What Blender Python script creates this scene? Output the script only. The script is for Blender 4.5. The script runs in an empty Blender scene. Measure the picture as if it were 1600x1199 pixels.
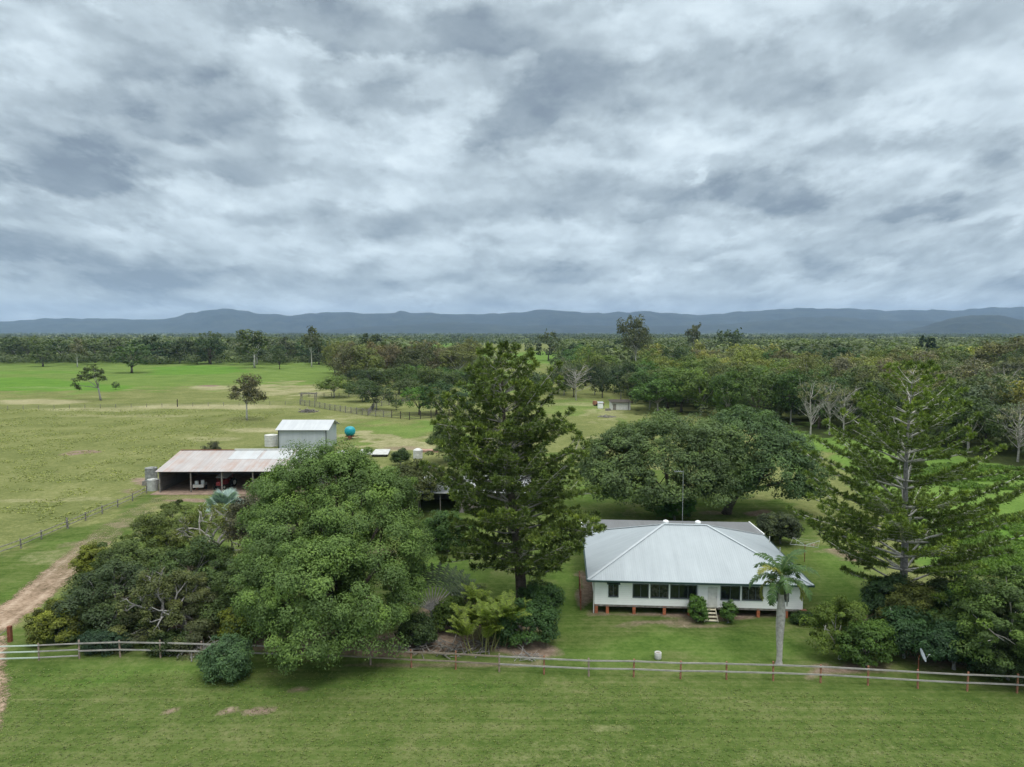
import bpy, math, random
import numpy as np
R = math.radians
C = bpy.context.scene.collection
scene = bpy.context.scene

# ---------------------------------------------------------------- camera
SKYSEED = 1.3
HAZE = 5e-5
CAM_H = 24.0; PITCH = 4.2; FPX = 1110.0
cam_d = bpy.data.cameras.new('camera'); cam = bpy.data.objects.new('camera', cam_d); C.objects.link(cam)
cam.location = (0, 0, CAM_H); cam.rotation_euler = (R(90 - PITCH), 0, 0)
cam_d.sensor_width = 36; cam_d.lens = 36 * FPX / 1600; cam_d.clip_end = 60000; cam_d.clip_start = 0.5
scene.camera = cam

# ---------------------------------------------------------------- exposure / render
scene.view_settings.view_transform = 'Standard'; scene.view_settings.look = 'None'
scene.view_settings.gamma = 1; scene.view_settings.exposure = 0.0
cy = scene.cycles
cy.max_bounces = 6; cy.diffuse_bounces = 3; cy.glossy_bounces = 2; cy.transmission_bounces = 3
cy.transparent_max_bounces = 8; cy.volume_bounces = 1
cy.use_denoising = True
try: cy.denoiser = 'OPENIMAGEDENOISE'; cy.denoising_prefilter = 'ACCURATE'
except Exception: pass
cy.caustics_reflective = False; cy.caustics_refractive = False

def pix_dir(px, py):
    x = (px - 800) / FPX; z = -(py - 599.5) / FPX; p = R(-PITCH)
    return (x, math.cos(p) - z * math.sin(p), math.sin(p) + z * math.cos(p))
def at(px, py, z=0.0):
    """point where the line of sight of a photo pixel meets height z"""
    d = pix_dir(px, py); t = (z - CAM_H) / d[2]
    return (d[0] * t, d[1] * t, z)
def zat(py, dist):
    """height of something seen at photo row py and standing dist metres out"""
    d = pix_dir(800, py); return CAM_H + d[2] / d[1] * dist
def proj(x, y, z=0.0):
    p = R(-PITCH); h = z - CAM_H
    f = y * math.cos(p) + h * math.sin(p); u = -y * math.sin(p) + h * math.cos(p)
    return 800 + FPX * x / f, 599.5 - FPX * u / f

# ---------------------------------------------------------------- node helpers
def _n(t, typ, **kw):
    n = t.nodes.new(typ)
    for k, v in kw.items():
        if isinstance(k, str) and hasattr(n, k): setattr(n, k, v)
    return n
def link(t, a, b): t.links.new(a, b)
def math_(t, op, a, b=None, c=None, clamp=False):
    n = t.nodes.new('ShaderNodeMath'); n.operation = op; n.use_clamp = clamp
    for i, v in enumerate((a, b, c)):
        if v is None: continue
        if isinstance(v, (int, float)): n.inputs[i].default_value = v
        else: t.links.new(v, n.inputs[i])
    return n.outputs[0]
def mixc(t, fac, a, b, blend='MIX'):
    n = t.nodes.new('ShaderNodeMix'); n.data_type = 'RGBA'; n.blend_type = blend
    for s, v in ((n.inputs[0], fac), (n.inputs[6], a), (n.inputs[7], b)):
        if isinstance(v, (int, float)): s.default_value = v
        elif isinstance(v, tuple): s.default_value = v if len(v) == 4 else v + (1,)
        else: t.links.new(v, s)
    return n.outputs[2]
def noise(t, vec, scale, detail=4, rough=.55, dist=0.0):
    n = t.nodes.new('ShaderNodeTexNoise'); n.inputs['Scale'].default_value = scale
    n.inputs['Detail'].default_value = detail; n.inputs['Roughness'].default_value = rough
    n.inputs['Distortion'].default_value = dist
    if vec is not None: t.links.new(vec, n.inputs['Vector'])
    return n.outputs['Fac'], n.outputs['Color']
def ramp(t, fac, stops, interp='LINEAR'):
    n = t.nodes.new('ShaderNodeValToRGB'); cr = n.color_ramp; cr.interpolation = interp
    while len(cr.elements) < len(stops): cr.elements.new(.5)
    for e, (p, c) in zip(cr.elements, stops):
        e.position = p; e.color = (c if len(c) == 4 else tuple(c) + (1,))
    t.links.new(fac, n.inputs[0]); return n.outputs[0]
def s2l(r, g, b, k=1.0):
    f = lambda v: (v / 255 / 12.92 if v <= 10 else ((v / 255 + .055) / 1.055) ** 2.4)
    return (f(r) * k, f(g) * k, f(b) * k)

# ---------------------------------------------------------------- world: overcast sky
SUN_EL, SUN_ROT = 62.0, 150.0
W = bpy.data.worlds.new('World'); scene.world = W; W.use_nodes = True
t = W.node_tree; t.nodes.clear()
out = t.nodes.new('ShaderNodeOutputWorld'); bg = t.nodes.new('ShaderNodeBackground'); link(t, bg.outputs[0], out.inputs[0])
sky = t.nodes.new('ShaderNodeTexSky'); sky.sky_type = 'NISHITA'; sky.sun_disc = False
sky.sun_elevation = R(SUN_EL); sky.sun_rotation = R(SUN_ROT)
bg.inputs[1].default_value = 0.1
tc = t.nodes.new('ShaderNodeTexCoord'); sep = t.nodes.new('ShaderNodeSeparateXYZ'); link(t, tc.outputs['Generated'], sep.inputs[0])
dx, dy, dz = sep.outputs
zc = math_(t, 'MAXIMUM', dz, 0.0)
ay = math_(t, 'MAXIMUM', math_(t, 'ABSOLUTE', dy), 0.15)
A = math_(t, 'DIVIDE', dx, ay); E = math_(t, 'DIVIDE', dz, ay)
# cloud deck seen in perspective
den = math_(t, 'ADD', zc, 0.13)
cmb = t.nodes.new('ShaderNodeCombineXYZ')
link(t, math_(t, 'DIVIDE', dx, den), cmb.inputs[0]); link(t, math_(t, 'DIVIDE', dy, den), cmb.inputs[1])
cmb.inputs[2].default_value = 3.7
deck = cmb.outputs[0]
n_big, _ = noise(t, deck, 0.55, 3, .5, .3)
n_mid, _ = noise(t, deck, 1.5, 7, .55, .35)
# billow coordinates: cells keep their shape but shrink towards the horizon
eo = math_(t, 'ADD', math_(t, 'MAXIMUM', E, 0.0), .16)
cm2 = t.nodes.new('ShaderNodeCombineXYZ')
link(t, math_(t, 'MULTIPLY', math_(t, 'DIVIDE', A, math_(t, 'ADD', eo, .22)), 2.15), cm2.inputs[0]); link(t, math_(t, 'MULTIPLY', math_(t, 'LOGARITHM', eo, math.e), 2.25), cm2.inputs[1]); cm2.inputs[2].default_value = SKYSEED
bill = cm2.outputs[0]
n_bil, _ = noise(t, bill, 1.15, 12, .54, .12)
n_puf, _ = noise(t, bill, 3.2, 10, .56, .15)
def shifted(v, dyy):
    m = t.nodes.new('ShaderNodeVectorMath'); m.operation = 'ADD'; link(t, v, m.inputs[0]); m.inputs[1].default_value = (0, dyy, 0); return m.outputs[0]
n_bil2, _ = noise(t, shifted(bill, .16), 1.15, 4, .5, .12)
n_bil1, _ = noise(t, bill, 1.15, 6, .5, .12)
n_puf2, _ = noise(t, shifted(bill, .07), 3.2, 4, .5, .15)
def vor(v, sc):
    n = t.nodes.new('ShaderNodeTexVoronoi'); n.voronoi_dimensions = '2D'; n.feature = 'SMOOTH_F1'; n.inputs['Scale'].default_value = sc; n.inputs['Detail'].default_value = 1.0; n.inputs['Roughness'].default_value = .55
    n.inputs['Smoothness'].default_value = .6; link(t, v, n.inputs['Vector']); return n.outputs['Distance']
_, vw = noise(t, bill, 2.6, 8, .6, 0)
vs_ = t.nodes.new('ShaderNodeVectorMath'); vs_.operation = 'SCALE'; link(t, vw, vs_.inputs[0]); vs_.inputs['Scale'].default_value = 1.1
va_ = t.nodes.new('ShaderNodeVectorMath'); va_.operation = 'ADD'; link(t, bill, va_.inputs[0]); link(t, vs_.outputs[0], va_.inputs[1])
v_a = vor(va_.outputs[0], 1.5); v_b = vor(shifted(va_.outputs[0], .15), 1.5)
vrel = math_(t, 'SUBTRACT', v_a, v_b)          # lower side of each heap dark, upper side light
relief = math_(t, 'ADD', math_(t, 'MULTIPLY', math_(t, 'SUBTRACT', n_bil2, n_bil1), 1.5), math_(t, 'MULTIPLY', math_(t, 'SUBTRACT', n_puf2, n_puf), 1.05))
_, wc = noise(t, bill, 1.6, 10, .60, 0)
wsep = t.nodes.new('ShaderNodeSeparateXYZ'); link(t, wc, wsep.inputs[0])
wa = math_(t, 'MULTIPLY', math_(t, 'SUBTRACT', wsep.outputs[0], .5), .42)
we = math_(t, 'MULTIPLY', math_(t, 'SUBTRACT', wsep.outputs[1], .5), math_(t, 'ADD', .04, math_(t, 'MULTIPLY', E, .42)))
Aw = math_(t, 'ADD', A, wa); Ew = math_(t, 'ADD', E, we)
BLOBS = [  # px, py, rx, up, down, amount   (amount > 0 darker)
 (620,52,340,75,38,.75),(880,165,190,130,75,.85),(1180,135,150,70,50,.50),(300,185,150,80,42,.70),
 (540,150,85,50,38,.60),(130,278,205,80,32,1.0),(60,200,120,80,50,.35),(780,205,75,70,30,.5),
 (1205,295,140,50,34,1.05),(1060,335,100,50,20,.6),(1455,335,105,45,17,.65),(60,395,170,30,20,.55),
 (215,440,190,45,25,.75),(640,355,150,40,22,.5),(420,272,110,30,18,.35),(1290,430,60,40,14,.5),
 (1300,385,150,30,18,.4),(900,430,200,25,15,.35),(560,440,150,25,14,.3),(1540,260,80,40,30,.35),(1500,440,140,28,18,.35),
 (400,345,90,24,14,.35),(960,300,90,26,14,.25),(780,320,110,22,16,.3),
 (480,100,200,35,45,-.35),(1390,140,190,100,90,-.22),(640,230,90,60,60,-.45),(330,300,90,30,40,-.4),
 (70,110,90,30,22,-.3),(520,310,120,30,25,-.3),(860,255,130,20,25,-.35),(1060,275,30,22,20,-.5),
 (920,390,70,22,16,-.35),(1040,425,55,20,16,-.4),(640,395,80,18,12,-.3),(460,470,90,14,8,-.25),(1100,215,110,20,15,-.25),
 (800,105,60,40,30,-.45),(250,215,120,14,60,-.2)]
tot = None
def ae(px, py):
    d = pix_dir(px, py); return d[0] / d[1], d[2] / d[1]
for (px, py, rx, up, dn, amt) in BLOBS:
    a0, e0 = ae(px, py); k = 1 / FPX
    u = math_(t, 'MULTIPLY', math_(t, 'SUBTRACT', Aw, a0), 1 / (rx * k))
    v = math_(t, 'SUBTRACT', Ew, e0)
    v = math_(t, 'MAXIMUM', math_(t, 'MULTIPLY', v, 1 / (up * k)), math_(t, 'MULTIPLY', v, -1 / (dn * k)))
    r2 = math_(t, 'MULTIPLY_ADD', u, u, math_(t, 'MULTIPLY', v, v))
    q = math_(t, 'SUBTRACT', 1.25, r2, clamp=True)
    q = math_(t, 'MULTIPLY', math_(t, 'MULTIPLY', q, q), amt)
    tot = q if tot is None else math_(t, 'ADD', tot, q)
D = math_(t, 'MULTIPLY', math_(t, 'MINIMUM', tot, .95), .62)
D = math_(t, 'MULTIPLY_ADD', math_(t, 'SUBTRACT', n_big, .5), .35, D)
D = math_(t, 'MULTIPLY_ADD', math_(t, 'SUBTRACT', n_mid, .5), .12, D)
D = math_(t, 'MULTIPLY_ADD', math_(t, 'SUBTRACT', n_bil, .5), .85, D)
D = math_(t, 'MULTIPLY_ADD', math_(t, 'SUBTRACT', n_puf, .5), .75, D)
D = math_(t, 'ADD', D, relief)
D = math_(t, 'MULTIPLY_ADD', vrel, .75, D)
D = math_(t, 'MULTIPLY_ADD', math_(t, 'SUBTRACT', v_a, .35), -.12, D)
# cloud bases get a little denser and bluer low down
low = math_(t, 'SUBTRACT', 1.0, math_(t, 'MULTIPLY', E, 4.0), clamp=True)
D = math_(t, 'MULTIPLY_ADD', low, .24, D)
D = math_(t, 'ADD', D, .47)
K = 11.4
D = math_(t, 'MULTIPLY_ADD', math_(t, 'SUBTRACT', D, .50), .70, .43)
ccol = ramp(t, D, [(0.0, s2l(225,239,246)), (.25, s2l(204,219,228)), (.5, s2l(177,191,199)), (.78, s2l(146,160,171)), (1.0, s2l(122,136,150))], 'B_SPLINE')
hz = math_(t, 'SUBTRACT', 1.0, math_(t, 'MULTIPLY', math_(t, 'ABSOLUTE', E), 22.0), clamp=True)
ccol = mixc(t, math_(t, 'MULTIPLY', hz, .65), ccol, s2l(176,192,208))
ccol = mixc(t, math_(t, 'MULTIPLY', math_(t, 'SUBTRACT', dz, .45, clamp=True), 5.0, clamp=True), ccol, (.60, .62, .61, 1))
# deck is brighter overhead (as a real overcast is)
zen = math_(t, 'MULTIPLY', math_(t, 'SUBTRACT', dz, .45, clamp=True), 5.0)
gain = math_(t, 'MULTIPLY', math_(t, 'ADD', 1.0, math_(t, 'MINIMUM', zen, 3.1)), K)
vm = t.nodes.new('ShaderNodeVectorMath'); vm.operation = 'SCALE'; link(t, ccol, vm.inputs[0]); link(t, gain, vm.inputs['Scale'])
final = mixc(t, .94, sky.outputs[0], vm.outputs[0])
link(t, final, bg.inputs[0])
W.cycles.sampling_method = 'MANUAL'; W.cycles.sample_map_resolution = 512

sd = bpy.data.lights.new('sun', 'SUN'); sun = bpy.data.objects.new('sun', sd); C.objects.link(sun)
sd.energy = 1.5; sd.angle = R(16); sd.color = (1.0, .97, .92)
az = R(SUN_ROT)  # sky rotation is measured from +Y towards +X
sv = np.array([math.sin(az) * math.cos(R(SUN_EL)), math.cos(az) * math.cos(R(SUN_EL)), math.sin(R(SUN_EL))])
from mathutils import Vector, Matrix
sun.rotation_euler = Vector(sv).to_track_quat('Z', 'Y').to_euler(); sun.location = (0, 0, 60)
# ---------------------------------------------------------------- tagging / object helpers
def tag(o, label=None, cat=None, group=None, kind=None):
    if label: o['label'] = label
    if cat: o['category'] = cat
    if group: o['group'] = group
    if kind: o['kind'] = kind
    return o
def empty(name, loc=(0, 0, 0), rz=0.0):
    o = bpy.data.objects.new(name, None); C.objects.link(o)
    o.location = loc; o.rotation_euler = (0, 0, rz); o.empty_display_size = .3
    return o
def mesh_quads(name, V, F, mats, parent=None, smooth=False, midx=None, tone=None):
    """V (n,3), F (m,k) with k = 3 or 4, built fast"""
    V = np.asarray(V, dtype=np.float32); F = np.asarray(F, dtype=np.int32); k = F.shape[1]
    me = bpy.data.meshes.new(name); me.vertices.add(len(V)); me.vertices.foreach_set('co', V.ravel())
    me.loops.add(F.size); me.polygons.add(len(F))
    me.polygons.foreach_set('loop_start', np.arange(0, F.size, k, dtype=np.int32))
    me.loops.foreach_set('vertex_index', F.ravel())
    if midx is not None: me.polygons.foreach_set('material_index', np.asarray(midx, dtype=np.int32))
    if smooth: me.polygons.foreach_set('use_smooth', np.ones(len(F), dtype=bool))
    if tone is not None:
        a = me.attributes.new('tone', 'FLOAT', 'FACE'); a.data.foreach_set('value', np.asarray(tone, dtype=np.float32))
    me.update(calc_edges=True)
    for m in (mats if isinstance(mats, (list, tuple)) else [mats]): me.materials.append(m)
    o = bpy.data.objects.new(name, me); C.objects.link(o)
    if parent: o.parent = parent
    return o
class MB:
    """collects boxes, tubes and sheets into one mesh"""
    def __init__(s): s.v = []; s.f = []; s.m = []
    def add(s, vs, fs, mi=0):
        n = len(s.v); s.v += [tuple(map(float, v)) for v in vs]; s.f += [tuple(i + n for i in f) for f in fs]; s.m += [mi] * len(fs); return s
    def box(s, c, d, rz=0.0, mi=0, taper=1.0):
        hx, hy, hz = d[0] / 2, d[1] / 2, d[2] / 2; cs, sn = math.cos(rz), math.sin(rz); vs = []
        for z in (-1, 1):
            k = taper if z > 0 else 1
            for x, y in ((-1, -1), (1, -1), (1, 1), (-1, 1)):
                X, Y = x * hx * k, y * hy * k; vs.append((c[0] + X * cs - Y * sn, c[1] + X * sn + Y * cs, c[2] + z * hz))
        return s.add(vs, [(3, 2, 1, 0), (4, 5, 6, 7), (0, 1, 5, 4), (1, 2, 6, 5), (2, 3, 7, 6), (3, 0, 4, 7)], mi)
    def bar(s, a, b, w, h=None, mi=0):
        """rectangular bar from a to b, w wide, h high"""
        h = h or w; a = Vector(a); b = Vector(b); d = (b - a).normalized()
        side = d.cross(Vector((0, 0, 1)))
        side = Vector((1, 0, 0)) if side.length < 1e-3 else side.normalized()
        up = side.cross(d).normalized(); vs = []
        for p in (a, b):
            for x, y in ((-1, -1), (1, -1), (1, 1), (-1, 1)): vs.append(p + side * x * w / 2 + up * y * h / 2)
        return s.add(vs, [(3, 2, 1, 0), (4, 5, 6, 7), (0, 1, 5, 4), (1, 2, 6, 5), (2, 3, 7, 6), (3, 0, 4, 7)], mi)
    def tube(s, pts, rad, n=8, mi=0, cap=True):
        pts = [Vector(p) for p in pts]; rad = rad if hasattr(rad, '__len__') else [rad] * len(pts); vs = []; fs = []
        ref = Vector((0.31, 0.95, 0.05))
        for i, p in enumerate(pts):
            d = (pts[min(i + 1, len(pts) - 1)] - pts[max(i - 1, 0)]).normalized()
            a = d.cross(ref)
            if a.length < .05: a = d.cross(Vector((1, 0, 0)))
            a.normalize(); b = d.cross(a)
            for k in range(n):
                th = 2 * math.pi * k / n; vs.append(p + (a * math.cos(th) + b * math.sin(th)) * rad[i])
        for i in range(len(pts) - 1):
            for k in range(n):
                k2 = (k + 1) % n; fs.append((i * n + k, i * n + k2, (i + 1) * n + k2, (i + 1) * n + k))
        if cap:
            m = len(vs); fs.append(tuple(range(n))[::-1]); fs.append(tuple(range(m - n, m)))
        return s.add(vs, fs, mi)
    def sheet(s, quad, th=0.0, mi=0):
        """flat polygon; th extrudes it along -normal"""
        q = [Vector(p) for p in quad]; n = (q[1] - q[0]).cross(q[-1] - q[0]).normalized(); k = len(q)
        if th == 0: return s.add(q, [tuple(range(k))], mi)
        vs = q + [p - n * th for p in q]
        return s.add(vs, [tuple(range(k)), tuple(range(2 * k - 1, k - 1, -1))] + [(i, i + k, (i + 1) % k + k, (i + 1) % k) for i in range(k)], mi)
    def lathe(s, prof, c=(0, 0, 0), n=20, mi=0):
        vs = []; fs = []
        for r, z in prof:
            for k in range(n):
                th = 2 * math.pi * k / n; vs.append((c[0] + r * math.cos(th), c[1] + r * math.sin(th), c[2] + z))
        for i in range(len(prof) - 1):
            for k in range(n):
                k2 = (k + 1) % n; fs.append((i * n + k, i * n + k2, (i + 1) * n + k2, (i + 1) * n + k))
        m = len(vs); fs.append(tuple(range(n))[::-1]); fs.append(tuple(range(m - n, m)))
        return s.add(vs, fs, mi)
    def build(s, name, mats, parent=None, smooth=False, loc=None):
        me = bpy.data.meshes.new(name); me.from_pydata(s.v, [], s.f)
        for m in (mats if isinstance(mats, (list, tuple)) else [mats]): me.materials.append(m)
        me.polygons.foreach_set('material_index', s.m)
        if smooth: me.polygons.foreach_set('use_smooth', [True] * len(s.f))
        me.update(); o = bpy.data.objects.new(name, me); C.objects.link(o)
        if parent: o.parent = parent
        if loc: o.location = loc
        return o

# ---------------------------------------------------------------- materials
def newmat(name, rough=.8, spec=.3):
    m = bpy.data.materials.new(name); m.use_nodes = True; t = m.node_tree
    b = t.nodes['Principled BSDF']; b.inputs['Roughness'].default_value = rough
    b.inputs['Specular IOR Level'].default_value = spec
    return m, t, b
def simple(name, col, rough=.75, spec=.3, metal=0.0, var=.12, vscale=2.0, bump=0.0, bscale=20.0, coord='Object'):
    m, t, b = newmat(name, rough, spec); b.inputs['Metallic'].default_value = metal
    tc = t.nodes.new('ShaderNodeTexCoord').outputs[coord]
    f, _ = noise(t, tc, vscale, 6, .65)
    c2 = tuple(max(0, c * (1 - 2.2 * var)) for c in col); c1 = tuple(min(1, c * (1 + 1.6 * var)) for c in col)
    link(t, ramp(t, f, [(.3, c2), (.7, c1)]), b.inputs['Base Color'])
    if bump:
        g, _ = noise(t, tc, bscale, 5, .6); bp = t.nodes.new('ShaderNodeBump'); bp.inputs['Strength'].default_value = bump
        bp.inputs['Distance'].default_value = .05; link(t, g, bp.inputs['Height']); link(t, bp.outputs[0], b.inputs['Normal'])
    return m
def leafmat(name, warm=(1.25, 1.16, .60), spread=.55, transl=.28, rough=.55, alt=None, altamt=0.0):
    """leaf colour = object colour varied by the per-leaf tone attribute"""
    m, t, b = newmat(name, rough, .25)
    oi = t.nodes.new('ShaderNodeObjectInfo'); at_ = t.nodes.new('ShaderNodeAttribute'); at_.attribute_name = 'tone'
    tn = at_.outputs['Fac']
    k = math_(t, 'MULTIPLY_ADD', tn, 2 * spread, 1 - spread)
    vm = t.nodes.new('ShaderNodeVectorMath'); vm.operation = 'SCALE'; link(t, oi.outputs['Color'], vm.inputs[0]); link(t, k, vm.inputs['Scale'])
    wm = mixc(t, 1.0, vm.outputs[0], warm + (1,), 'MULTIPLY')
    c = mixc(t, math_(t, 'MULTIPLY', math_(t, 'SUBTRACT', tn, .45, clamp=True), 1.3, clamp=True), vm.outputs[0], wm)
    if alt:
        f, _ = noise(t, t.nodes.new('ShaderNodeTexCoord').outputs['Object'], .55, 3)
        c = mixc(t, math_(t, 'MULTIPLY', math_(t, 'SUBTRACT', f, .52, clamp=True), altamt * 6, clamp=True), c, alt)
    link(t, c, b.inputs['Base Color'])
    tr = t.nodes.new('ShaderNodeBsdfTranslucent'); link(t, mixc(t, 1.0, c, (1.15, 1.3, .6, 1), 'MULTIPLY'), tr.inputs[0])
    mx = t.nodes.new('ShaderNodeMixShader'); mx.inputs[0].default_value = transl
    link(t, b.outputs[0], mx.inputs[1]); link(t, tr.outputs[0], mx.inputs[2]); link(t, mx.outputs[0], t.nodes['Material Output'].inputs[0])
    return m
LEAF = leafmat('leaf'); LEAF_DARK = leafmat('leaf_dark', warm=(1.2, 1.1, .7), spread=.5, transl=.18)
PINE_LEAF = leafmat('pine_foliage', warm=(1.55, 1.25, .5), spread=.6, transl=.12)
BARK = simple('bark_pale', (.36, .34, .31), .85, .2, var=.25, vscale=3, bump=.5, bscale=14)
BARK_W = simple('bark_white', (.52, .50, .46), .8, .2, var=.2, vscale=3)
BARK_D = simple('bark_dark', (.10, .085, .07), .9, .15, var=.3, vscale=4, bump=.6, bscale=12)
BARK_G = simple('bark_grey', (.27, .26, .25), .85, .2, var=.25, vscale=5, bump=.4, bscale=14)
PALM_TR = simple('palm_trunk', (.42, .40, .38), .8, .2, var=.18, vscale=4)
WHITE = simple('white_paint', (.84, .85, .84), .55, .35, var=.03, vscale=1.2)
CREAM = simple('cream_timber', (.62, .58, .44), .7, .3, var=.1)
DARKGREEN = simple('dark_green_trim', (.018, .045, .04), .5, .4, var=.1)
FRAME = simple('grey_window_frame', (.10, .12, .13), .5, .4, var=.05)
BRICKRED = simple('red_stump', (.38, .13, .065), .85, .2, var=.2, vscale=4)
RUST_POST = simple('orange_post', (.31, .150, .095), .8, .2, var=.25, vscale=5)
GREY_POST = simple('weathered_post', (.30, .23, .19), .85, .2, var=.2, vscale=5)
RAIL = simple('weathered_rail', (.36, .34, .32), .75, .3, var=.15, vscale=1.5)
RAIL_B = simple('brown_rail', (.26, .21, .17), .8, .3, var=.15, vscale=1.5)
RAIL_P = simple('pale_green_rail', (.55, .63, .58), .6, .35, var=.06)
OLDWOOD = simple('old_timber', (.22, .205, .185), .9, .15, var=.3, vscale=3)
DARKWOOD = simple('dark_timber', (.075, .065, .055), .9, .15, var=.3, vscale=3)
CONC = simple('concrete', (.50, .50, .48), .85, .2, var=.12, vscale=1.2)
CONC_D = simple('dark_concrete', (.28, .25, .22), .9, .2, var=.15, vscale=1.5)
GALV = simple('galvanised_steel', (.42, .44, .46), .5, .4, metal=.3, var=.12, vscale=1.5)
TEAL = simple('teal_plastic', (.005, .30, .36), .4, .45, var=.15, vscale=2)
RED = simple('red_paint', (.28, .035, .04), .5, .4, var=.2, vscale=3)
RUST = simple('rusty_steel', (.20, .075, .045), .85, .2, var=.3, vscale=4)
BLACK = simple('black_rubber', (.02, .02, .02), .8, .2, var=.1)
SLAB_SHADE = simple('under_slab_shade', (.02, .02, .02), .9, .1, var=.1)  # near-black colour standing in for the shade under the raised slab
OFFW = simple('aged_white', (.60, .60, .57), .7, .3, var=.10, vscale=2)
DIRT_FL = simple('earth_floor', (.30, .22, .17), .95, .1, var=.2, vscale=1.2)
m_, t_, b_ = newmat('window_glass', .08, .6); b_.inputs['Base Color'].default_value = (.012, .016, .018, 1); GLASS = m_
m_, t_, b_ = newmat('curtained_glass', .12, .5)
f_, _ = noise(t_, t_.nodes.new('ShaderNodeTexCoord').outputs['Object'], 3.0, 3)
link(t_, ramp(t_, f_, [(.45, (.012, .014, .016)), (.62, (.09, .085, .08))]), b_.inputs['Base Color']); GLASS_C = m_

def metalroof(name, c1, c2, rust=0.0, pitch=.2, axis=0, rough=.45, sheet=0.0, metal=.0):
    """corrugated sheeting, ribs across local x, faint sheet joints, streaks and rust"""
    m, t, b = newmat(name, rough, .4); b.inputs['Metallic'].default_value = metal
    tc = t.nodes.new('ShaderNodeTexCoord').outputs['Object']; sp = t.nodes.new('ShaderNodeSeparateXYZ'); link(t, tc, sp.inputs[0])
    x = sp.outputs[axis]
    mp = t.nodes.new('ShaderNodeMapping'); link(t, tc, mp.inputs[0]); sc = [.12, .12, .12]; sc[axis] = 1.6; mp.inputs['Scale'].default_value = sc
    f, _ = noise(t, mp.outputs[0], 1.6, 6, .65); f2, _ = noise(t, tc, .5, 4, .6)
    k = math_(t, 'ADD', math_(t, 'MULTIPLY', f, .6), math_(t, 'MULTIPLY', f2, .4))
    c = ramp(t, k, [(.36, c2), (.62, c1)])
    fr = math_(t, 'FRACT', math_(t, 'DIVIDE', x, .76 if not sheet else sheet))
    sheetn = t.nodes.new('ShaderNodeTexWhiteNoise'); sheetn.noise_dimensions = '1D'
    link(t, math_(t, 'FLOOR', math_(t, 'DIVIDE', x, .76 if not sheet else sheet)), sheetn.inputs['W'])
    c = mixc(t, math_(t, 'MULTIPLY', sheetn.outputs[0], .09), c, (.2, .22, .24, 1))
    if rust:
        g, _ = noise(t, mp.outputs[0], 1.1, 7, .7); g2, _ = noise(t, tc, .35, 4, .6)
        r = math_(t, 'MULTIPLY', math_(t, 'SUBTRACT', math_(t, 'ADD', math_(t, 'MULTIPLY', g, .7), math_(t, 'MULTIPLY', g2, .4)), .52, clamp=True), 5 * rust, clamp=True)
        c = mixc(t, math_(t, 'MULTIPLY', r, .7), c, (.34, .20, .14, 1))
        h = math_(t, 'LESS_THAN', fr, .07); c = mixc(t, math_(t, 'MULTIPLY', h, .35 * rust), c, (.30, .14, .09, 1))
    link(t, c, b.inputs['Base Color'])
    wv = math_(t, 'SINE', math_(t, 'MULTIPLY', x, 2 * math.pi / pitch)); bp = t.nodes.new('ShaderNodeBump')
    bp.inputs['Strength'].default_value = .25; bp.inputs['Distance'].default_value = .012
    link(t, wv, bp.inputs['Height']); link(t, bp.outputs[0], b.inputs['Normal'])
    return m
ROOF = metalroof('house_roof_steel', (.39, .435, .46), (.33, .37, .395), pitch=.19)
ROOF_S = metalroof('house_roof_steel_side', (.39, .435, .46), (.33, .37, .395), pitch=.19, axis=1)
ROOF_R = metalroof('rear_roof_steel', (.20, .205, .215), (.16, .165, .17), pitch=.19)
SHEDROOF = metalroof('rusty_shed_roof', (.46, .43, .42), (.36, .33, .32), rust=1.0, sheet=.9)
SHEDROOF2 = metalroof('clean_shed_roof', (.52, .54, .55), (.44, .46, .47), rust=.25, sheet=.9)
SILVER_W = metalroof('silver_shed_wall', (.48, .52, .56), (.40, .44, .48), pitch=.25, sheet=2.1)
SILVER_S = metalroof('silver_shed_side', (.48, .52, .56), (.40, .44, .48), pitch=.25, sheet=2.1, axis=1)
SILVER_R = metalroof('silver_shed_roof', (.52, .54, .55), (.44, .46, .48), pitch=.25)
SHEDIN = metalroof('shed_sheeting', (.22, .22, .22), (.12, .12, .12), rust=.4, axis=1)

# weatherboards: horizontal laps
m_, t_, b_ = newmat('weatherboard', .55, .3)
tc_ = t_.nodes.new('ShaderNodeTexCoord').outputs['Object']; sp_ = t_.nodes.new('ShaderNodeSeparateXYZ'); link(t_, tc_, sp_.inputs[0])
fz = math_(t_, 'FRACT', math_(t_, 'DIVIDE', sp_.outputs[2], .17)); lap = math_(t_, 'LESS_THAN', fz, .10)
f_, _ = noise(t_, tc_, 1.3, 4)
link(t_, mixc(t_, math_(t_, 'MULTIPLY', lap, .28), ramp(t_, f_, [(.3, (.86, .87, .86)), (.7, (.92, .93, .92))]), (.45, .46, .46, 1)), b_.inputs['Base Color'])
bp_ = t_.nodes.new('ShaderNodeBump'); bp_.inputs['Strength'].default_value = .4; bp_.inputs['Distance'].default_value = .02
link(t_, fz, bp_.inputs['Height']); link(t_, bp_.outputs[0], b_.inputs['Normal']); BOARD = m_

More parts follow.
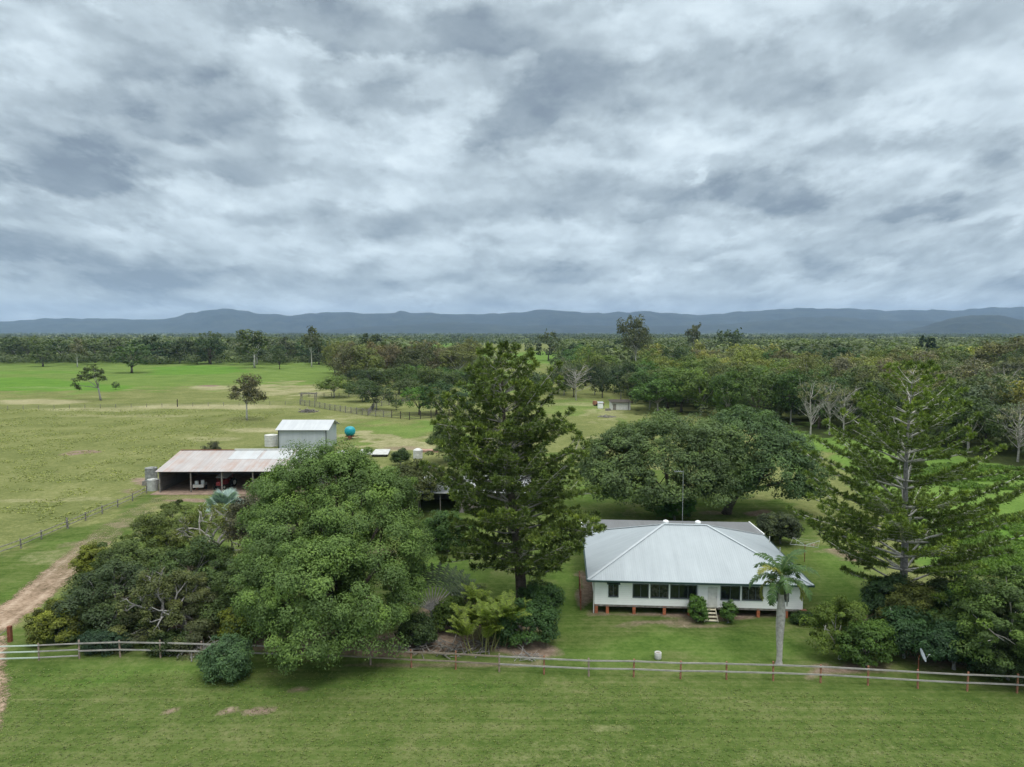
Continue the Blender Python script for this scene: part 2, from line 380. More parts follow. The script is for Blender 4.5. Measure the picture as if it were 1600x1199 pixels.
# ---------------------------------------------------------------- ground
def vnoise(x, y, seed=0):
    xi = np.floor(x).astype(np.int64); yi = np.floor(y).astype(np.int64); fx = x - xi; fy = y - yi
    fx = fx * fx * (3 - 2 * fx); fy = fy * fy * (3 - 2 * fy)
    def h(a, b):
        n = (a * 374761393 + b * 668265263 + seed * 1442695) & 0xFFFFFFFF
        n = ((n ^ (n >> 13)) * 1274126177) & 0xFFFFFFFF
        return ((n ^ (n >> 16)) & 0xFFFF) / 65535.0
    return (h(xi, yi) * (1 - fx) + h(xi + 1, yi) * fx) * (1 - fy) + (h(xi, yi + 1) * (1 - fx) + h(xi + 1, yi + 1) * fx) * fy
def fbm(x, y, seed=0, o=4):
    s = 0; a = .5; k = 1.0
    for i in range(o): s = s + a * vnoise(x * k, y * k, seed + i * 17); a *= .5; k *= 2.03
    return s / (1 - .5 ** o)
def inpoly(px, py, poly):
    c = np.zeros(px.shape, dtype=bool); n = len(poly)
    for i in range(n):
        x1, y1 = poly[i]; x2, y2 = poly[(i + 1) % n]
        if y1 == y2: continue
        cond = ((y1 > py) != (y2 > py)) & (px < (x2 - x1) * (py - y1) / (y2 - y1) + x1); c ^= cond
    return c
def axis_pts(n, a, span, off=0.0):
    s = np.linspace(-1, 1, n); return off + a * np.sinh(s * math.asinh(span / a))
GX = axis_pts(760, 48, 16000); GY = axis_pts(860, 52, 16000, 75)
gx, gy = np.meshgrid(GX, GY); nx_, ny_ = len(GX), len(GY)
zz = np.zeros_like(gx)
front = gy > 12
gys = np.where(front, gy, 12)
PX, PY = proj(gx, gys)          # where each piece of ground appears in the photograph, to read its cover from
wx = (fbm(gx / 6, gy / 6, 5) - .5); wy = (fbm(gx / 6, gy / 6, 9) - .5)
sc_ = np.clip((PY - 518) / 60, .1, 3)
QX = PX + wx * 60 * np.clip(sc_, .3, 1.2); QY = PY + wy * 22 * sc_
def blob(cx, cyy, rx, ry, soft=1.0):
    w = .09 if ry < 6 else .25 if ry < 8 else 1.0
    r2 = ((PX + (QX - PX) * w - cx) / rx) ** 2 + ((PY + (QY - PY) * w - cyy) / ry) ** 2
    return np.clip((1.2 - r2) / soft, 0, 1)
dirt = np.zeros_like(gx); dry = np.zeros_like(gx); lush = np.zeros_like(gx); mown = np.zeros_like(gx)
def put(ch, m): np.maximum(ch, np.clip(m, 0, 1), out=ch)
# mown yard and verge
yard = inpoly(QX, QY, [(-600, 1240), (-600, 1010), (0, 1010), (60, 985), (150, 905), (262, 790), (300, 770), (420, 770), (560, 742), (690, 735), (900, 720), (1230, 780), (1330, 880), (1420, 1010), (1700, 1080), (2600, 1150), (2600, 1240)])
put(mown, yard.astype(float)); put(mown, (gy < 48).astype(float))
put(mown, inpoly(QX, QY, [(-400, 1000), (-400, 880), (0, 868), (100, 828), (228, 772), (262, 775), (120, 880), (0, 960)]).astype(float))
# lush paddocks far off
put(lush, inpoly(QX, QY, [(-700, 560), (700, 560), (540, 572), (530, 588), (500, 600), (330, 604), (200, 612), (0, 613), (-700, 620)]) * .55)
put(lush, inpoly(PX + wx * 40, PY + wy * 4, [(235, 573), (320, 571), (372, 574), (388, 581), (330, 585), (236, 586)]) * 1.0)
put(lush, inpoly(PX + wx * 40, PY + wy * 4, [(-200, 590), (60, 590), (112, 596), (205, 604), (190, 611), (60, 611), (-200, 613)]) * 1.0)
put(lush, inpoly(PX + wx * 40, PY + wy * 3, [(-200, 582), (100, 580), (140, 583), (-200, 588)]) * .85)
put(lush, blob(700, 556, 75, 22, .6) * .8); put(lush, blob(840, 560, 60, 12, .6) * .75); put(lush, blob(760, 600, 60, 20, .6) * .6)
put(lush, blob(610, 672, 70, 13) * .5); put(lush, blob(690, 668, 60, 14) * .6); put(lush, blob(900, 636, 70, 16) * .4)
put(lush, inpoly(QX, QY, [(1225, 665), (1700, 690), (1900, 900), (1500, 905), (1460, 880), (1300, 720), (1230, 700)]) * .75)
put(lush, inpoly(QX, QY, [(1470, 830), (1600, 800), (1900, 800), (1900, 960), (1500, 900)]) * 1.0)
put(lush, blob(1240, 532, 40, 3, .6) * .6)
for a in [(1080, 1010, 260, 22, .34), (885, 930, 40, 50, .34), (1320, 900, 60, 60, .34), (240, 1052, 220, 18, .34), (560, 1080, 260, 20, .3), (700, 890, 60, 30, .4), (60, 935, 70, 14, .3), (120, 850, 60, 8, .25), (950, 780, 60, 20, .3)]: put(lush, blob(*a[:4], .9) * a[4])
# dry pale grass and bare earth
for a in [(330, 636, 170, 5, .8), (200, 650, 150, 3, .5), (60, 628, 90, 5, .9), (150, 640, 120, 4, .6), (430, 608, 90, 9, .7), (330, 606, 40, 5, .8), (70, 606, 110, 3, .35),
          (560, 645, 60, 8, .4), (400, 673, 60, 5, .7), (330, 685, 60, 6, .5), (600, 690, 110, 9, .75), (520, 655, 50, 8, .45), (50, 783, 90, 5, .5), (140, 780, 60, 5, .45), (660, 695, 90, 7, .6),
          (940, 650, 40, 10, .5), (930, 690, 25, 18, .5), (480, 612, 60, 8, .7), (30, 745, 60, 5, .3), (900, 632, 60, 4, .5)]:
    put(dry, blob(*a[:4], .9) * a[4])
for a in [(325, 603, 22, 2.2, .7), (132, 706, 30, 3.6, 1), (106, 709, 16, 3, .9), (85, 738, 10, 2, .4), (130, 858, 60, 14, .35), (200, 812, 50, 14, .4), (222, 752, 18, 6, .85), (205, 765, 25, 6, .5), (560, 735, 45, 9, .5), (630, 700, 40, 4, .5),
          (1055, 975, 130, 6, .55), (1110, 962, 180, 5, .75), (1010, 985, 40, 4, .25), (640, 1010, 150, 24, .95), (720, 965, 70, 35, .9), (820, 1015, 65, 20, .9), (775, 975, 90, 25, .8), (1340, 1045, 75, 10, .8), (1300, 1040, 25, 10, .6),
          (500, 1005, 120, 22, .8), (330, 1022, 60, 8, .7), (358, 1112, 20, 4, .75), (405, 1110, 24, 5, .85), (262, 1112, 14, 3, .7), (465, 1080, 28, 4, .6), (345, 1118, 16, 3, .6), (430, 1104, 18, 3, .5), (330, 1092, 22, 3, .4),
          (1325, 868, 28, 9, .7), (1270, 851, 12, 3, .7), (1285, 862, 22, 5, .35), (915, 920, 14, 45, .8), (935, 960, 20, 6, .6), (920, 1040, 10, 3, .3), (1040, 1058, 8, 3, .3), (1230, 1045, 60, 3, .4),
          (1185, 803, 28, 7, .7), (1120, 803, 40, 7, .5), (60, 1036, 25, 3, .4), (700, 1040, 200, 5, .5), (960, 1030, 90, 3, .3), (600, 860, 40, 30, .5), (1000, 800, 60, 10, .3),
          (270, 940, 160, 60, .8), (720, 560, 30, 3, .3), (360, 775, 90, 9, .85), (290, 775, 50, 8, .9), (1480, 990, 140, 50, .8), (1380, 985, 70, 40, .6), (1440, 940, 60, 40, .6)]:
    put(dirt, blob(*a[:4], .9) * a[4])
for a in [(1100, 1190, 700, 40, .30), (1350, 1130, 300, 22, .24), (180, 1140, 120, 40, .26), (700, 1160, 300, 18, .2), (450, 1175, 300, 14, .2), (950, 1135, 60, 5, .5), (80, 880, 90, 20, .4), (1240, 980, 80, 6, .3)]: put(dry, blob(*a[:4], .9) * a[4])
# forest floor on the far plain: leaf litter under trees
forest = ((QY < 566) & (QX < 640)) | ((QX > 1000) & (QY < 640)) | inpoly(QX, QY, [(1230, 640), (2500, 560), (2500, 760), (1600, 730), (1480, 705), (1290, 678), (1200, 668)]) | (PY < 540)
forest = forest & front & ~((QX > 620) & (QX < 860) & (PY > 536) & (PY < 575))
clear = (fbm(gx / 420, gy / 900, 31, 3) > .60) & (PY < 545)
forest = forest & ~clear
me_t = np.stack([dirt, dry, lush], -1).reshape(-1, 3)
V = np.stack([gx.ravel(), gy.ravel(), zz.ravel()], -1)
ii = np.arange((ny_ - 1) * nx_).reshape(ny_ - 1, nx_)[:, :-1].ravel()
F = np.stack([ii, ii + 1, ii + nx_ + 1, ii + nx_], -1)
m, t, b = newmat('grassland', 1.0, .0)
GROUND_M = m
tc = t.nodes.new('ShaderNodeTexCoord').outputs['Object']
atr = t.nodes.new('ShaderNodeAttribute'); atr.attribute_name = 'cover'; sp = t.nodes.new('ShaderNodeSeparateXYZ'); link(t, atr.outputs['Color'], sp.inputs[0])
atr2 = t.nodes.new('ShaderNodeAttribute'); atr2.attribute_name = 'care'; sp2 = t.nodes.new('ShaderNodeSeparateXYZ'); link(t, atr2.outputs['Color'], sp2.inputs[0])
n1, _ = noise(t, tc, .09, 6, .62); n2, _ = noise(t, tc, .9, 7, .68); n3, _ = noise(t, tc, 6.0, 5, .7); n4, _ = noise(t, tc, .25, 5, .6, .5)
mp = t.nodes.new('ShaderNodeMapping'); link(t, tc, mp.inputs[0]); mp.inputs['Scale'].default_value = (.02, 1.3, 1); mp.inputs['Rotation'].default_value = (0, 0, R(4))
nstripe, _ = noise(t, mp.outputs[0], 1.4, 4, .6)
k = math_(t, 'ADD', math_(t, 'MULTIPLY', n1, .38), math_(t, 'ADD', math_(t, 'MULTIPLY', n2, .34), math_(t, 'MULTIPLY', n3, .28)))
n5, _ = noise(t, tc, 15.0, 3, .7); n6, _ = noise(t, tc, 2.3, 4, .6)
fine = math_(t, 'ADD', math_(t, 'MULTIPLY', math_(t, 'SUBTRACT', n5, .5), .38), math_(t, 'MULTIPLY', math_(t, 'SUBTRACT', n6, .5), .36))
k = math_(t, 'ADD', k, fine)
G = dict(rough=[(.30, (.070, .092, .034)), (.50, (.150, .168, .060)), (.70, (.290, .280, .135))],
         mown=[(.30, (.042, .076, .016)), (.50, (.090, .128, .034)), (.70, (.165, .175, .075))],
         lush=[(.30, (.050, .120, .022)), (.50, (.100, .190, .034)), (.70, (.165, .265, .055))],
         dry=[(.30, (.17, .165, .085)), (.50, (.29, .27, .150)), (.70, (.46, .42, .28))],
         dirt=[(.30, (.10, .075, .055)), (.50, (.20, .150, .112)), (.70, (.38, .30, .235))],
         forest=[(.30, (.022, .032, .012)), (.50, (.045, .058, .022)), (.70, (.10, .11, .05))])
cr = ramp(t, k, G['rough'])
km = math_(t, 'MULTIPLY_ADD', math_(t, 'SUBTRACT', nstripe, .5), .42, math_(t, 'MULTIPLY_ADD', math_(t, 'SUBTRACT', n4, .5), .45, k))
cm = ramp(t, km, G['mown']); cl = ramp(t, k, G['lush']); cd = ramp(t, k, G['dry']); ce = ramp(t, k, G['dirt']); cf = ramp(t, k, G['forest'])
def brk(mask, lo=.12, gain=2.2):
    """mask edge broken up by noise"""
    s = math_(t, 'ADD', mask, math_(t, 'MULTIPLY', math_(t, 'SUBTRACT', math_(t, 'ADD', math_(t, 'MULTIPLY', n2, .6), math_(t, 'MULTIPLY', n3, .4)), .5), .9))
    return math_(t, 'MULTIPLY', math_(t, 'SUBTRACT', math_(t, 'MULTIPLY', s, math_(t, 'MULTIPLY', mask, 3.0, clamp=True)), lo), gain, clamp=True)
c = mixc(t, sp2.outputs[0], cr, cm)
c = mixc(t, math_(t, 'MULTIPLY', sp.outputs[2], math_(t, 'MULTIPLY_ADD', n2, .5, .75), clamp=True), c, cl)
c = mixc(t, brk(sp.outputs[1], .25, 1.6), c, cd)
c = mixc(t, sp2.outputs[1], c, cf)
c = mixc(t, brk(sp.outputs[0], .18, 2.0), c, ce)
link(t, c, b.inputs['Base Color'])
bp = t.nodes.new('ShaderNodeBump'); bp.inputs['Strength'].default_value = .7; bp.inputs['Distance'].default_value = .12
link(t, math_(t, 'ADD', math_(t, 'MULTIPLY', n2, .8), math_(t, 'MULTIPLY', n3, .45)), bp.inputs['Height']); link(t, bp.outputs[0], b.inputs['Normal'])
g = mesh_quads('ground', V, F, m)
a = g.data.attributes.new('cover', 'FLOAT_VECTOR', 'POINT'); a.data.foreach_set('vector', me_t.astype(np.float32).ravel())
a = g.data.attributes.new('care', 'FLOAT_VECTOR', 'POINT')
a.data.foreach_set('vector', np.stack([mown, forest.astype(float), zz], -1).astype(np.float32).ravel())
tag(g, kind='structure')

# dirt tracks: thin ribbons whose edges crumble into the grass
m, t, b = newmat('dirt_track', .95, .1); DIRT_M = m
tc = t.nodes.new('ShaderNodeTexCoord').outputs['Object']
ea = t.nodes.new('ShaderNodeAttribute'); ea.attribute_name = 'edge'
n1, _ = noise(t, tc, .5, 6, .65); n2, _ = noise(t, tc, 3.5, 5, .7)
rut = math_(t, 'ABSOLUTE', math_(t, 'SUBTRACT', math_(t, 'ABSOLUTE', ea.outputs['Fac']), .42))
wheel = math_(t, 'SUBTRACT', 1.0, math_(t, 'MULTIPLY', rut, 5.0), clamp=True)
k = math_(t, 'ADD', math_(t, 'MULTIPLY', n1, .5), math_(t, 'MULTIPLY', n2, .5))
c = ramp(t, math_(t, 'MULTIPLY_ADD', wheel, .10, k), [(.38, (.17, .120, .08)), (.52, (.29, .21, .145)), (.68, (.44, .345, .26))])
link(t, c, b.inputs['Base Color'])
al = math_(t, 'SUBTRACT', 1.15, math_(t, 'ABSOLUTE', ea.outputs['Fac']))
al = math_(t, 'ADD', al, math_(t, 'MULTIPLY', math_(t, 'SUBTRACT', k, .5), 1.5))
al = math_(t, 'MULTIPLY', math_(t, 'SUBTRACT', al, .25), 4.0, clamp=True)
sy = t.nodes.new('ShaderNodeSeparateXYZ'); link(t, tc, sy.inputs[0])
fd = math_(t, 'SUBTRACT', 1.0, math_(t, 'MULTIPLY', math_(t, 'SUBTRACT', sy.outputs[1], 62.0), .045), clamp=True)     # the track fades into worn grass up the slope
al = math_(t, 'MULTIPLY', al, math_(t, 'MULTIPLY_ADD', fd, .85, math_(t, 'MULTIPLY', math_(t, 'SUBTRACT', k, .42), 1.6), clamp=True), clamp=True)
link(t, al, b.inputs['Alpha'])
def ribbon(name, pts, widths, z=.006):
    P = [Vector((p[0], p[1], 0)) for p in pts]; V = []; F = []; E = []
    # resample
    out = []; ws = []
    for i in range(len(P) - 1):
        n = max(2, int((P[i + 1] - P[i]).length / 1.0))
        p0 = P[max(i - 1, 0)]; p1 = P[i]; p2 = P[i + 1]; p3 = P[min(i + 2, len(P) - 1)]
        for k in range(n):
            s = k / n; out.append(.5 * ((2 * p1) + (p2 - p0) * s + (2 * p0 - 5 * p1 + 4 * p2 - p3) * s * s + (3 * p1 - p0 - 3 * p2 + p3) * s ** 3)); ws.append(widths[i] * (1 - s) + widths[i + 1] * s)
    out.append(P[-1]); ws.append(widths[-1]); K = 9
    for i, p in enumerate(out):
        d = (out[min(i + 1, len(out) - 1)] - out[max(i - 1, 0)]).normalized(); nrm = Vector((-d.y, d.x, 0))
        for j in range(K):
            e = -1.1 + 2.2 * j / (K - 1); q = p + nrm * e * ws[i] / 2; V.append((q.x, q.y, z)); E.append(e)
    for i in range(len(out) - 1):
        for j in range(K - 1): F.append((i * K + j, i * K + j + 1, (i + 1) * K + j + 1, (i + 1) * K + j))
    o = mesh_quads(name, V, F, DIRT_M); a = o.data.attributes.new('edge', 'FLOAT', 'POINT'); a.data.foreach_set('value', np.array(E, dtype=np.float32))
    tag(o, kind='structure'); return o
tr = [at(-260, 1110), at(-90, 1022), at(12, 962), at(62, 922), at(102, 888), at(146, 850), at(196, 813), at(262, 779), at(330, 768)]
ribbon('dirt_track', tr, [4.4, 4.2, 4.2, 4.2, 4.2, 4.4, 4.6, 5, 6])
tr = [at(-200, 1300), at(-60, 1150), at(-34, 1060), at(-28, 1000)]
ribbon('driveway', tr, [5, 4.4, 3.7, 3.5], .010)

# ---------------------------------------------------------------- mountains
def mountain(name, prof, dist, depth, seed, lowest=3.0, nx=420):
    xs = np.array([p[0] for p in prof], float); hs = np.array([zat(p[1], dist) for p in prof])
    px = np.linspace(xs[0], xs[-1], nx); h = np.interp(px, xs, hs); h = np.convolve(np.pad(h, 1, 'edge'), np.ones(3) / 3, 'valid'); h = h * (1 + .26 * (fbm(px / 24, px * 0 + .5, seed, 5) - .5))
    X = (px - 800) / FPX * dist; nd = 46; V = []
    for j in range(nd):
        s = j / (nd - 1); y = dist - depth * .62 + depth * s
        prof_s = math.sin(math.pi * min(1, s / 1.24)) ** 1.1 if s < .62 else math.cos((s - .62) / .38 * math.pi / 2) ** .8
        n = fbm(X / 520 + 7, np.full(nx, y / 520), seed, 5); r = 1 - np.abs(2 * n - 1)
        z = h * prof_s * (1 - 1.0 * (1 - prof_s) * 1.4 * (1 - r)) + h * .30 * (r - .45) * (1 - prof_s) * min(1, 4 * s) - (2.0 if s in (0, 1) else 0)
        V.append(np.stack([X * (y / dist) , np.full(nx, y), np.maximum(z, -3)], -1))
    V = np.concatenate(V); ii = np.arange((nd - 1) * nx).reshape(nd - 1, nx)[:, :-1].ravel()
    o = mesh_quads(name, V, np.stack([ii, ii + 1, ii + nx + 1, ii + nx], -1), MOUNT, smooth=True); tag(o, kind='structure'); return o
m, t, b = newmat('forested_hills', .95, .05); MOUNT = m
tc = t.nodes.new('ShaderNodeTexCoord').outputs['Object']; n1, _ = noise(t, tc, .0035, 8, .65); n2, _ = noise(t, tc, .02, 6, .7)
link(t, ramp(t, math_(t, 'ADD', math_(t, 'MULTIPLY', n1, .6), math_(t, 'MULTIPLY', n2, .4)), [(.38, (.010, .015, .012)), (.52, (.024, .030, .022)), (.66, (.055, .060, .040))]), b.inputs['Base Color'])
ridge = [(-900, 500), (-600, 488), (-350, 498), (-150, 502), (0, 503), (60, 499), (100, 496), (130, 499), (180, 498), (215, 500), (272, 499), (290, 491), (320, 486), (360, 484), (400, 489), (450, 494), (485, 490), (510, 487), (560, 489), (600, 491),
         (650, 487), (690, 491), (750, 491), (800, 489), (830, 486), (858, 485), (900, 489), (950, 489), (1000, 488), (1045, 487), (1070, 490), (1090, 493), (1130, 489), (1200, 485), (1260, 482), (1330, 484),
         (1400, 485), (1500, 484), (1540, 481), (1600, 479), (1750, 485), (1950, 480), (2200, 492), (2500, 500)]
mountain('mountain_range', ridge, 11500, 3200, 3)
mountain('hills', [(420, 520), (560, 512), (700, 503), (800, 509), (900, 508), (1050, 510), (1150, 506), (1240, 497), (1290, 494), (1350, 499), (1420, 502), (1560, 500), (1700, 496), (2000, 500), (2400, 514)], 9000, 2000, 21)
mountain('foothill', [(1400, 520), (1440, 510), (1490, 496), (1530, 491), (1570, 496), (1620, 505), (1700, 509), (1800, 519)], 6500, 1300, 44, nx=120)
# ---------------------------------------------------------------- foliage
def rdirs(rng, n, zmin=-1.0):
    z = rng.uniform(zmin, 1, n); th = rng.uniform(0, 2 * np.pi, n); r = np.sqrt(np.clip(1 - z * z, 0, 1))
    return np.stack([r * np.cos(th), r * np.sin(th), z], -1)
def norm(v): return v / np.maximum(np.linalg.norm(v, axis=-1, keepdims=True), 1e-6)
def leaf_geo(rng, P, N, L, Wd, hang=0.0):
    """diamond leaves at P, normals N, length L, width Wd"""
    n = len(P); N = norm(N); r = rng.normal(size=(n, 3)); r[:, 2] -= hang * 2
    T = norm(r - (r * N).sum(-1, keepdims=True) * N); B = np.cross(N, T)
    L = np.broadcast_to(L, (n,))[:, None]; Wd = np.broadcast_to(Wd, (n,))[:, None]
    V = np.stack([P - T * L / 2, P + B * Wd / 2 + T * L * .05, P + T * L / 2 - N * L * .12, P - B * Wd / 2 + T * L * .05], 1).reshape(-1, 3)
    return V, np.arange(4 * n).reshape(n, 4)
def leaves_obj(name, V, F, tone, mat, parent, col):
    o = mesh_quads(name, V, F, mat, parent, tone=tone); o.color = tuple(col) + (1,); return o
def clumps_on(rng, blobs, n, zmin=-.55):
    B = np.array(blobs, float); w = (B[:, 3] * B[:, 4] + B[:, 3] * B[:, 5] + B[:, 4] * B[:, 5]) ; w /= w.sum()
    out = []; nr = []
    tries = 0
    while len(out) < n and tries < 40:
        tries += 1
        k = rng.choice(len(B), n, p=w); d = rdirs(rng, n, zmin); b = B[k]
        p = b[:, :3] + d * b[:, 3:6] * rng.uniform(.74, 1.02, (n, 1))
        ins = np.zeros(n, bool)
        for j in range(len(B)):
            q = ((p - B[j, :3]) / (B[j, 3:6] * .72)); ins |= ((q * q).sum(-1) < 1) & (k != j)
        for pp, dd, i in zip(p, d / b[:, 3:6], ins):
            if not i and len(out) < n: out.append(pp); nr.append(dd)
    return np.array(out), norm(np.array(nr))
def crown_geo(rng, blobs, n_cl, per, rc, L, aspect=.5, zmin=-.55, flat=.7, hang=0.0, tspread=.25, up=.7):
    Cc, Cn = clumps_on(rng, blobs, n_cl, zmin)
    n = len(Cc) * per; ci = np.repeat(np.arange(len(Cc)), per)
    rcs = rc * rng.uniform(.5, 1.45, len(Cc)); Cc = Cc + Cn * (rng.uniform(-.5, .6, len(Cc)) * rc)[:, None]
    d = rdirs(rng, n, -.7); rad = rng.uniform(.35, 1.0, (n, 1)) ** .6
    off = d * rad * rcs[ci][:, None]; off[:, 2] *= flat
    if hang: off[:, 2] -= hang * rng.uniform(0, 1, n) ** 2 * rcs[ci] * 1.6
    P = Cc[ci] + off
    N = d * .7 + Cn[ci] * .4 + np.array([0, 0, up]) + rng.normal(size=(n, 3)) * .40
    V, F = leaf_geo(rng, P, N, L * rng.uniform(.6, 1.35, n), L * aspect * rng.uniform(.7, 1.3, n), hang)
    ct = rng.normal(.5, tspread * .6, len(Cc))
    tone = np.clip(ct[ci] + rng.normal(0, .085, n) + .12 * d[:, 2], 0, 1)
    return V, F, tone, Cc
def limbs(mb, rng, base, top, blobs, r0, n_sub=0, Cc=None, bend=.6, n=6):
    """trunk from base to top, limbs from it into the crown blobs, twigs to clumps"""
    base = Vector(base); top = Vector(top)
    pts = [base, base.lerp(top, .35) + Vector((rng.normal() * .08, rng.normal() * .08, 0)) * bend * (top - base).length * .3, base.lerp(top, .7), top]
    mb.tube([base + Vector((0, 0, -.15))] + pts[1:], [r0 * 1.25, r0 * .9, r0 * .78, r0 * .66], 9)
    ends = []
    for b in blobs:
        c = Vector(b[:3]); e = c + Vector((0, 0, b[5] * .1)); mid = top.lerp(e, .5) + Vector((rng.normal(), rng.normal(), rng.normal() * .5)) * bend * .35
        r = r0 * .45
        mb.tube([top - Vector((0, 0, .15)), top.lerp(mid, .6), mid, e], [r * 1.1, r * .85, r * .65, r * .3], n); ends.append((e, r * .3, b, mid))
    if n_sub and Cc is not None:
        idx = rng.choice(len(Cc), min(n_sub, len(Cc)), replace=False)
        for i in idx:
            q = Vector(Cc[i]); k = min(range(len(ends)), key=lambda j: (Vector(ends[j][2][:3]) - q).length)
            e, r, b, mid = ends[k]; s = mid.lerp(e, rng.uniform(.2, 1)); m_ = s.lerp(q, .55) + Vector((rng.normal(), rng.normal(), rng.normal() + .5)) * .25
            mb.tube([s, m_, q], [max(.035, r * .8), max(.028, r * .5), .016], 4)
def tree(name, label, cat, xy, blobs, n_cl, per, rc, L, col, seed, trunk_r=.25, bark=None, fork=None, mat=None, group=None, n_sub=0, aspect=.5, zmin=-.55, flat=.7, hang=0.0, lean=(0, 0), tspread=.25, up=.7, trunk=True):
    rng = np.random.default_rng(seed); root = empty(name, (xy[0], xy[1], 0)); tag(root, label, cat, group)
    V, F, tone, Cc = crown_geo(rng, blobs, n_cl, per, rc, L, aspect, zmin, flat, hang, tspread, up)
    cr = leaves_obj('crown', V, F, tone, mat or LEAF, root, col)
    if trunk:
        mb = MB(); fk = fork if fork is not None else .45 * min(b[2] for b in blobs)
        limbs(mb, rng, (lean[0], lean[1], 0), (lean[0] * .3, lean[1] * .3, fk), blobs, trunk_r, n_sub, Cc)
        mb.build('trunk', bark or BARK_D, root, smooth=True)
    return root
def bush(name, label, xy, rx, ry, h, col, seed, L=.16, dens=1.0, rc=.4, mat=None, group=None, cat='shrub', stems=True, tspread=.25, bark=None, aspect=.5, hang=0.0, lumps=5):
    rng = np.random.default_rng(seed); bl = [(0, 0, h * .5, rx * .78, ry * .78, h * .5)]
    for i in range(lumps):
        a = rng.uniform(0, 6.28); q = rng.uniform(.35, .6); s = rng.uniform(.35, .55)
        bl.append((rx * q * math.cos(a), ry * q * math.sin(a), h * rng.uniform(.35, .72), rx * s, ry * s, h * s * .6))
    area = 2.6 * (rx * ry + (rx + ry) * h * .6); ncl = max(8, int(area / (rc * rc) * 1.1 * dens)); per = max(12, int(rc * rc * 9 / (L * L * aspect)))
    return tree(name, label, cat, xy, bl, ncl, per, rc, L, col, seed, trunk_r=.05 + .03 * rx, bark=bark or BARK_G, fork=h * .15, mat=mat, group=group, n_sub=6, zmin=-.7, tspread=tspread, aspect=aspect, hang=hang, trunk=stems)

